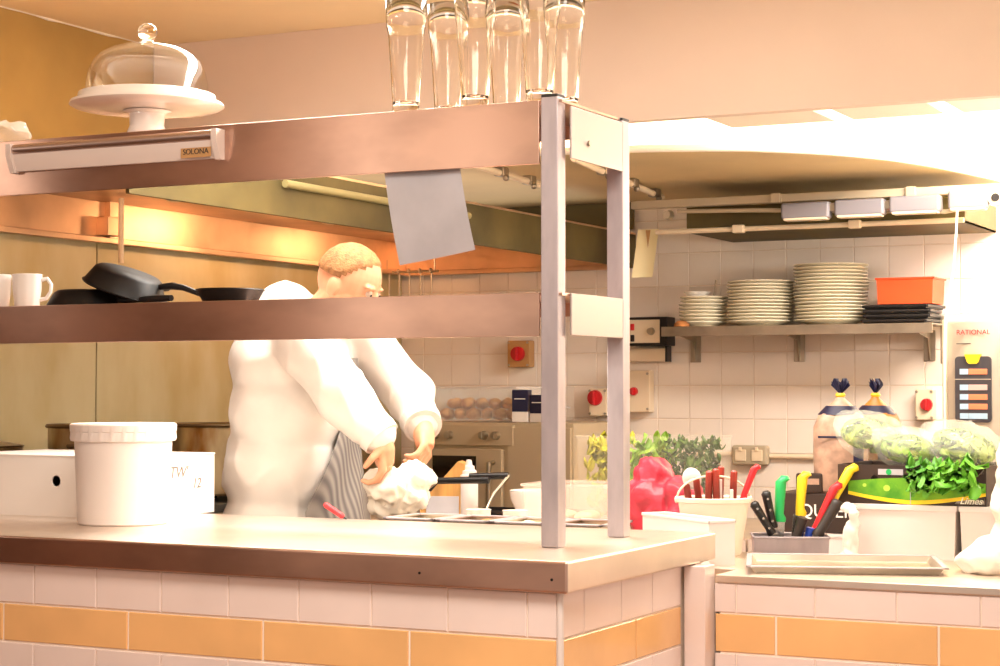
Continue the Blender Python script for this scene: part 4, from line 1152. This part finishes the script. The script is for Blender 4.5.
MB().box((0, -.012, .03), (.08, .026, .06), bev=.006).build('packet_body', M['crate'], t)
MB().box((0, -.0255, .035), (.06, .001, .018)).build('label_plate', M['bread_bag'], t)

# crumpled white cloth at the far right of the bench
mb = MB()
for c, r in (((0, 0, .05), (.13, .10, .05)), ((.08, -.03, .08), (.11, .09, .07)), ((-.09, -.03, .03), (.08, .09, .03)), ((.10, .06, .16), (.09, .07, .12))):
    mb.sphere(c, r, seg=22)
cl = remesh('white_cloth', mb, M['cloth'], None, .010, 3, .014, 14, loc=(.70, 1.13, ZB_))
for v in cl.data.vertices: v.co.z = max(v.co.z, 0.0)
tag(cl, 'crumpled white cloth heaped at the right end of the short counter', 'cloth')
mb = MB()
for c, r in (((0, 0, .07), (.032, .025, .07)), ((.006, 0, .15), (.020, .016, .06)), ((.016, 0, .21), (.010, .009, .035)), ((.0, .01, .245), (.022, .014, .014))):
    mb.sphere(c, r, seg=20)
o = remesh('clear_bag', mb, M['milky'], None, .005, 2, .010, 26, loc=(.160, 1.455, .781))
for v in o.data.vertices: v.co.z = max(v.co.z, 0)
tag(o, 'knotted translucent plastic bag beside the knife container and white tub', 'bag')
mb = MB()
for c, r in (((0, 0, .12), (.075, .07, .12)), ((.005, 0, .27), (.07, .065, .12)), ((.0, .01, .39), (.055, .05, .06))):
    mb.sphere(c, r, seg=22)
o = remesh('white_sack', mb, M['cloth'], None, .008, 2, .013, 15, loc=(.585, 1.60, .781))
for v in o.data.vertices: v.co.z = max(v.co.z, 0)
tag(o, 'upright crumpled white sack at the right edge beside the lime crate', 'sack')

# ------------------------------------------------------------------ the chef
ch_ = thing('person', 'person in white chef jacket and grey striped apron bending over the prep bench', 'person', (-1.50, 1.28, 0))
def L(p): return (p[0] + 1.50, p[1] - 1.28, p[2])
def cap(mb, p, q, r0, r1, n=18):
    mb.tube([L(p), L(q)], [r0, r1], n); mb.sphere(L(p), r0, seg=n); mb.sphere(L(q), r1, seg=n)
rsh, rel, rwr = (-1.36, 1.11, 1.49), (-1.185, 1.09, 1.30), (-1.085, 1.10, 1.205)
lsh, lel, lwr = (-1.39, 1.50, 1.49), (-1.225, 1.50, 1.33), (-1.115, 1.39, 1.235)
body = MB()
for sy in (-.10, .10):
    cap(body, (-1.52, 1.27 + sy, .95), (-1.50, 1.28 + sy * 1.1, .50), .088, .058)
    cap(body, (-1.50, 1.28 + sy * 1.1, .50), (-1.53, 1.28 + sy * 1.2, .09), .058, .040)
    body.sphere(L((-1.47, 1.28 + sy * 1.25, .045)), (.13, .05, .045))
body.sphere(L((-1.52, 1.27, .98)), (.12, .16, .12)); body.sphere(L((-1.50, 1.275, 1.2)), (.11, .15, .18)); body.sphere(L((-1.46, 1.29, 1.42)), (.12, .18, .15))
cap(body, rsh, rel, .05, .04); cap(body, rel, rwr, .04, .029); cap(body, lsh, lel, .05, .04); cap(body, lel, lwr, .04, .029)
cap(body, (-1.43, 1.30, 1.55), (-1.355, 1.32, 1.64), .062, .058)
hc = Vector((-1.335, 1.328, 1.668))
HM = Matrix.Translation(hc) @ Euler((0, R(24), R(8))).to_matrix().to_4x4()      # faces +x, nodding down
def H(x, y, z): return L(HM @ Vector((x, y, z)))
hr = (0, R(24), R(8))
body.sphere(H(-.005, 0, .012), (.101, .078, .100), hr, 28)
body.sphere(H(.030, 0, -.045), (.068, .062, .082), hr, 24)
body.sphere(H(.050, 0, -.098), (.036, .036, .026), hr, 18)
body.tube([H(.088, 0, .004), H(.104, 0, -.024), H(.112, 0, -.040), H(.092, 0, -.046)], [.009, .012, .015, .010], 12)
for s_ in (-1, 1):
    body.sphere(H(-.012, s_ * .078, -.022), (.020, .010, .032), hr, 16)
    body.sphere(H(.082, s_ * .032, .014), (.016, .024, .008), hr, 14)
    body.sphere(H(.014, s_ * .05, -.04), (.04, .02, .035), hr, 14)
body.sphere(H(.091, 0, -.070), (.014, .024, .006), hr, 14)
body.sphere(H(.088, 0, -.082), (.013, .020, .007), hr, 14)
def hand(wr, fwd, up, sgn):
    """palm, four bent fingers of unequal length and a thumb from the side of the palm"""
    fwd = Vector(fwd).normalized(); up = Vector(up); up = (up - fwd * up.dot(fwd)).normalized(); sd_ = fwd.cross(up) * sgn
    w = Vector(wr)
    body.tube([L(w), L(w + fwd * .03), L(w + fwd * .075)], [.028, .034, .026], 14)
    for k in (-1.5, -.5, .5, 1.5):
        cap(body, w + fwd * .03 + sd_ * k * .012, w + fwd * .085 + sd_ * k * .019, .015, .0125, 12)
        ln = {-1.5: .8, -.5: .96, .5: 1.0, 1.5: .9}[k]
        a = w + fwd * .085 + sd_ * k * .0205
        b = a + (fwd * .8 - up * .6) * .038 * ln; c = b + (fwd * .2 - up * 1.0) * .026 * ln; e = c + (-fwd * .4 - up * .9) * .02 * ln
        cap(body, a, b, .0105, .0095, 12); cap(body, b, c, .0095, .0088, 12); cap(body, c, e, .0088, .0075, 12)
    a = w + fwd * .025 + sd_ * .028
    b = a + (fwd * .5 + sd_ * .7 - up * .4) * .04; c = b + (fwd * .7 - up * .7) * .032
    cap(body, w + fwd * .012 + sd_ * .014, a, .016, .014, 12); cap(body, a, b, .0135, .0112, 12); cap(body, b, c, .0112, .0085, 12)
hand(rwr, (.05, .12, -1), (1, .2, 0), 1)
hand(lwr, (.35, -.45, -.85), (1, .3, .1), -1)
remesh('body', body, M['skin'], ch_, .0042, 3)
for s_ in (-1, 1):
    e = MB().sphere(H(.0835, s_ * .031, -.003), .0112, seg=18).build('eye', M['sclera'], ch_)
    MB().sphere(H(.0925, s_ * .031, -.006), .0050, seg=12).build('iris', M['black'], e)
mb = MB().sphere((0, 0, 0), (.106, .083, .106), seg=44)
for v in mb.bm.verts:
    x, y, z = v.co
    if z < -.012 + max(0, x) * 1.05 or (abs(y) > .06 and z < .0): v.co *= .86
    else: v.co += v.co.normalized() * .0025 * noise.noise(v.co * 90)
hm_ = HM.copy(); hm_.translation = Vector(H(-.006, 0, .013))
mb.bm.transform(hm_)
mb.build('hair', M['hair'], ch_, sharp=180)
# jacket
j = MB()
j.sphere(L((-1.525, 1.27, .93)), (.185, .225, .16), (0, 0, .1), 28); j.sphere(L((-1.515, 1.268, 1.10)), (.182, .218, .20), (0, 0, .1), 28)
j.sphere(L((-1.50, 1.272, 1.28)), (.180, .22, .19), (0, .05, .1), 28); j.sphere(L((-1.505, 1.275, 1.42)), (.175, .215, .165), (0, .15, .1), 28)
j.sphere(L((-1.50, 1.28, 1.545)), (.15, .19, .09), (0, .3, .1), 24)
j.sphere(L((-1.51, 1.26, 1.595)), (.09, .13, .075), (0, .3, .4), 24)
for a, b, c in ((rsh, rel, rwr), (lsh, lel, lwr)):
    cap(j, a, b, .088, .076, 20); 
    e = Vector(b) + (Vector(c) - Vector(b)) * .80
    cap(j, b, e, .074, .054, 20)
jk = remesh('chef_jacket', j, M['jacket'], ch_, .0085, 22, .010, 7)
col = MB()
col.lathe([(.072, -.03), (.082, -.028), (.078, .0), (.073, .030), (.066, .030), (.068, 0)], n=36, m=Matrix.Translation(Vector(L((-1.425, 1.30, 1.575)))) @ Euler((0, R(30), 0)).to_matrix().to_4x4())
col.build('collar', M['jacket'], jk)
for b, c in ((rel, rwr), (lel, lwr)):
    p0 = Vector(b) + (Vector(c) - Vector(b)) * .78; p1 = Vector(b) + (Vector(c) - Vector(b)) * .99
    MB().tube([L(p0), L(p0 + (p1 - p0) * .1), L(p1), L(p1 - (p1 - p0) * .1)], [.058, .0615, .058, .046], 24, cap=False).build('cuff', M['jacket'], jk)
# trousers and shoes (mostly behind the counter)
tr_ = MB()
for sy in (-.10, .10):
    cap(tr_, (-1.52, 1.27 + sy, .93), (-1.50, 1.28 + sy * 1.1, .50), .115, .085); cap(tr_, (-1.50, 1.28 + sy * 1.1, .50), (-1.53, 1.28 + sy * 1.2, .12), .085, .075)
remesh('trousers', tr_, M['trouser'], ch_, .012, 3)
for sy in (-.10, .10):
    mb = MB().sphere(L((-1.46, 1.28 + sy * 1.25, .052)), (.155, .06, .055), seg=22)
    for v in mb.bm.verts: v.co.z = max(v.co.z, .0)
    mb.build('shoe', M['black'], ch_)
# apron wrapped round the front
def apron(u, v):
    z = 1.44 - .90 * v
    t = min(1, max(0, (v - .2) / .4))
    lo_ = -2 - 42 * min(1, max(0, (1.26 - z) / .26))       # narrow bib under the arm, full skirt below
    a = R(lo_ + (104 - lo_) * u)
    rx, ry = .185 + .062 * t, .222 + .03 * t
    rip = .005 * math.sin(u * 24) * (.2 + t)
    return L((-1.505 - .01 * t + (rx + rip) * math.cos(a), 1.275 + (ry + rip) * math.sin(a), z))
ap = MB().sheet(apron, 70, 30, .003).build('apron', M['apron'], ch_, sharp=180)

# cloth in the hands
mb = MB()
for c, r in (((0, 0, 0), (.075, .075, .055)), ((.045, .09, .025), (.06, .06, .045)), ((-.01, .03, -.05), (.06, .06, .06)), ((.03, .05, -.035), (.07, .07, .05))):
    mb.sphere(c, r, seg=22)
cl2 = remesh('white_cloth', mb, M['cloth'], None, .007, 2, .017, 22, loc=(-1.098, 1.160, 1.070))
for v in cl2.data.vertices: v.co *= .88
tag(cl2, 'bunched white cloth held in both hands by the person in the chef jacket', 'cloth')

# ------------------------------------------------------------------ lights
def area(name, loc, rot, size, power, col, sy=None):
    l = bpy.data.lights.new(name, 'AREA'); l.energy = power; l.color = col; l.size = size
    if sy: l.shape = 'RECTANGLE'; l.size_y = sy
    o = bpy.data.objects.new(name, l); COL.objects.link(o); o.location = loc; o.rotation_euler = rot
    return o
def point(name, loc, power, col, rad=.05):
    l = bpy.data.lights.new(name, 'POINT'); l.energy = power; l.color = col; l.shadow_soft_size = rad
    o = bpy.data.objects.new(name, l); COL.objects.link(o); o.location = loc
    return o
WARM = (1, .92, .82); NEUT = (1, .94, .86)
def aim(d): return Vector(d).to_track_quat('-Z', 'Y').to_euler()
area('dining_ceiling_light', (.40, -1.2, 2.62), aim((-.12, .25, -1)), 1.1, 50, WARM, 1.2)
for x, y, z, p in ((-2.70, -.77, 2.1, 2.5), (-2.6, -3.0, 2.15, 14), (-2.05, -3.0, 2.15, 9), (1.3, -2.4, 2.15, 8), (-.7, -1.2, 2.25, 2.5)):
    point('dining_pendant', (x, y, z), p, (1, .87, .74), .07)
area('kitchen_front_fill', (-.5, 1.15, 2.64), aim((.05, -.55, -1)), 2.6, 88, NEUT, .3)  # added fill over counter and benches, aimed clear of the downstand
area('kitchen_ceiling_light', (-.9, 1.4, 2.66), (0, 0, 0), 2.2, 9, NEUT, .9)
area('under_shelf_fill', (-.95, .47, 1.46), (0, 0, 0), 1.3, 8, (1, .90, .76), .08)  # added fill under the middle shelf, brightens the worktop and its bounce
area('side_wall_fill', (1.36, 3.1, 1.85), aim((-1, .15, .12)), 1.2, 15, NEUT, .15)  # invented fill out of view, lights the raft underside and back wall
area('kitchen_strip_light', (.55, 2.98, 2.42), aim((-.45, .8, -.7)), 1.1, 38, NEUT, .2)
area('raft_fill', (-2.2, 3.2, 2.075), (PI, 0, 0), .9, 2.5, NEUT, 2.0)  # unseen uplight added to lift the dark raft above the hood
area('cove_light', (-.8, 3.75, 2.27), (R(150), 0, 0), 2.8, 60, NEUT, .12)
area('cove_light', (.6, 3.6, 2.3), (R(130), 0, 0), 1.0, 22, NEUT, .2)
for y, p in ((1.65, .7), (2.85, 2.6), (3.9, 1.6)):
    area('hood_lamp', (-2.45, y, 2.01), aim((-1, 0, .12)), .30, p, (1, .55, .28), .06)

w = bpy.data.worlds.new('World'); bpy.context.scene.world = w; w.use_nodes = True
bg = w.node_tree.nodes['Background']
bg.inputs['Color'].default_value = (1, .86, .75, 1); bg.inputs['Strength'].default_value = .50

# ------------------------------------------------------------------ camera
cam = bpy.data.cameras.new('Camera'); cam.sensor_width = 36; cam.lens = 66.96; cam.clip_end = 60
co = bpy.data.objects.new('Camera', cam); COL.objects.link(co)
co.location = (1.597, -3.451, 1.35)
co.rotation_euler = (R(90) + math.atan(55 / 1860), 0, R(26.9))
bpy.context.scene.camera = co
sc = bpy.context.scene
sc.view_settings.view_transform = 'Standard'; sc.view_settings.look = 'None'
sc.view_settings.exposure = 0.6; sc.view_settings.gamma = 1.0; sc.view_settings.use_curve_mapping = False
sc.cycles.use_denoising = True
sc.cycles.max_bounces = 14; sc.cycles.transparent_max_bounces = 24; sc.cycles.transmission_bounces = 12
sc.cycles.sample_clamp_indirect = 6
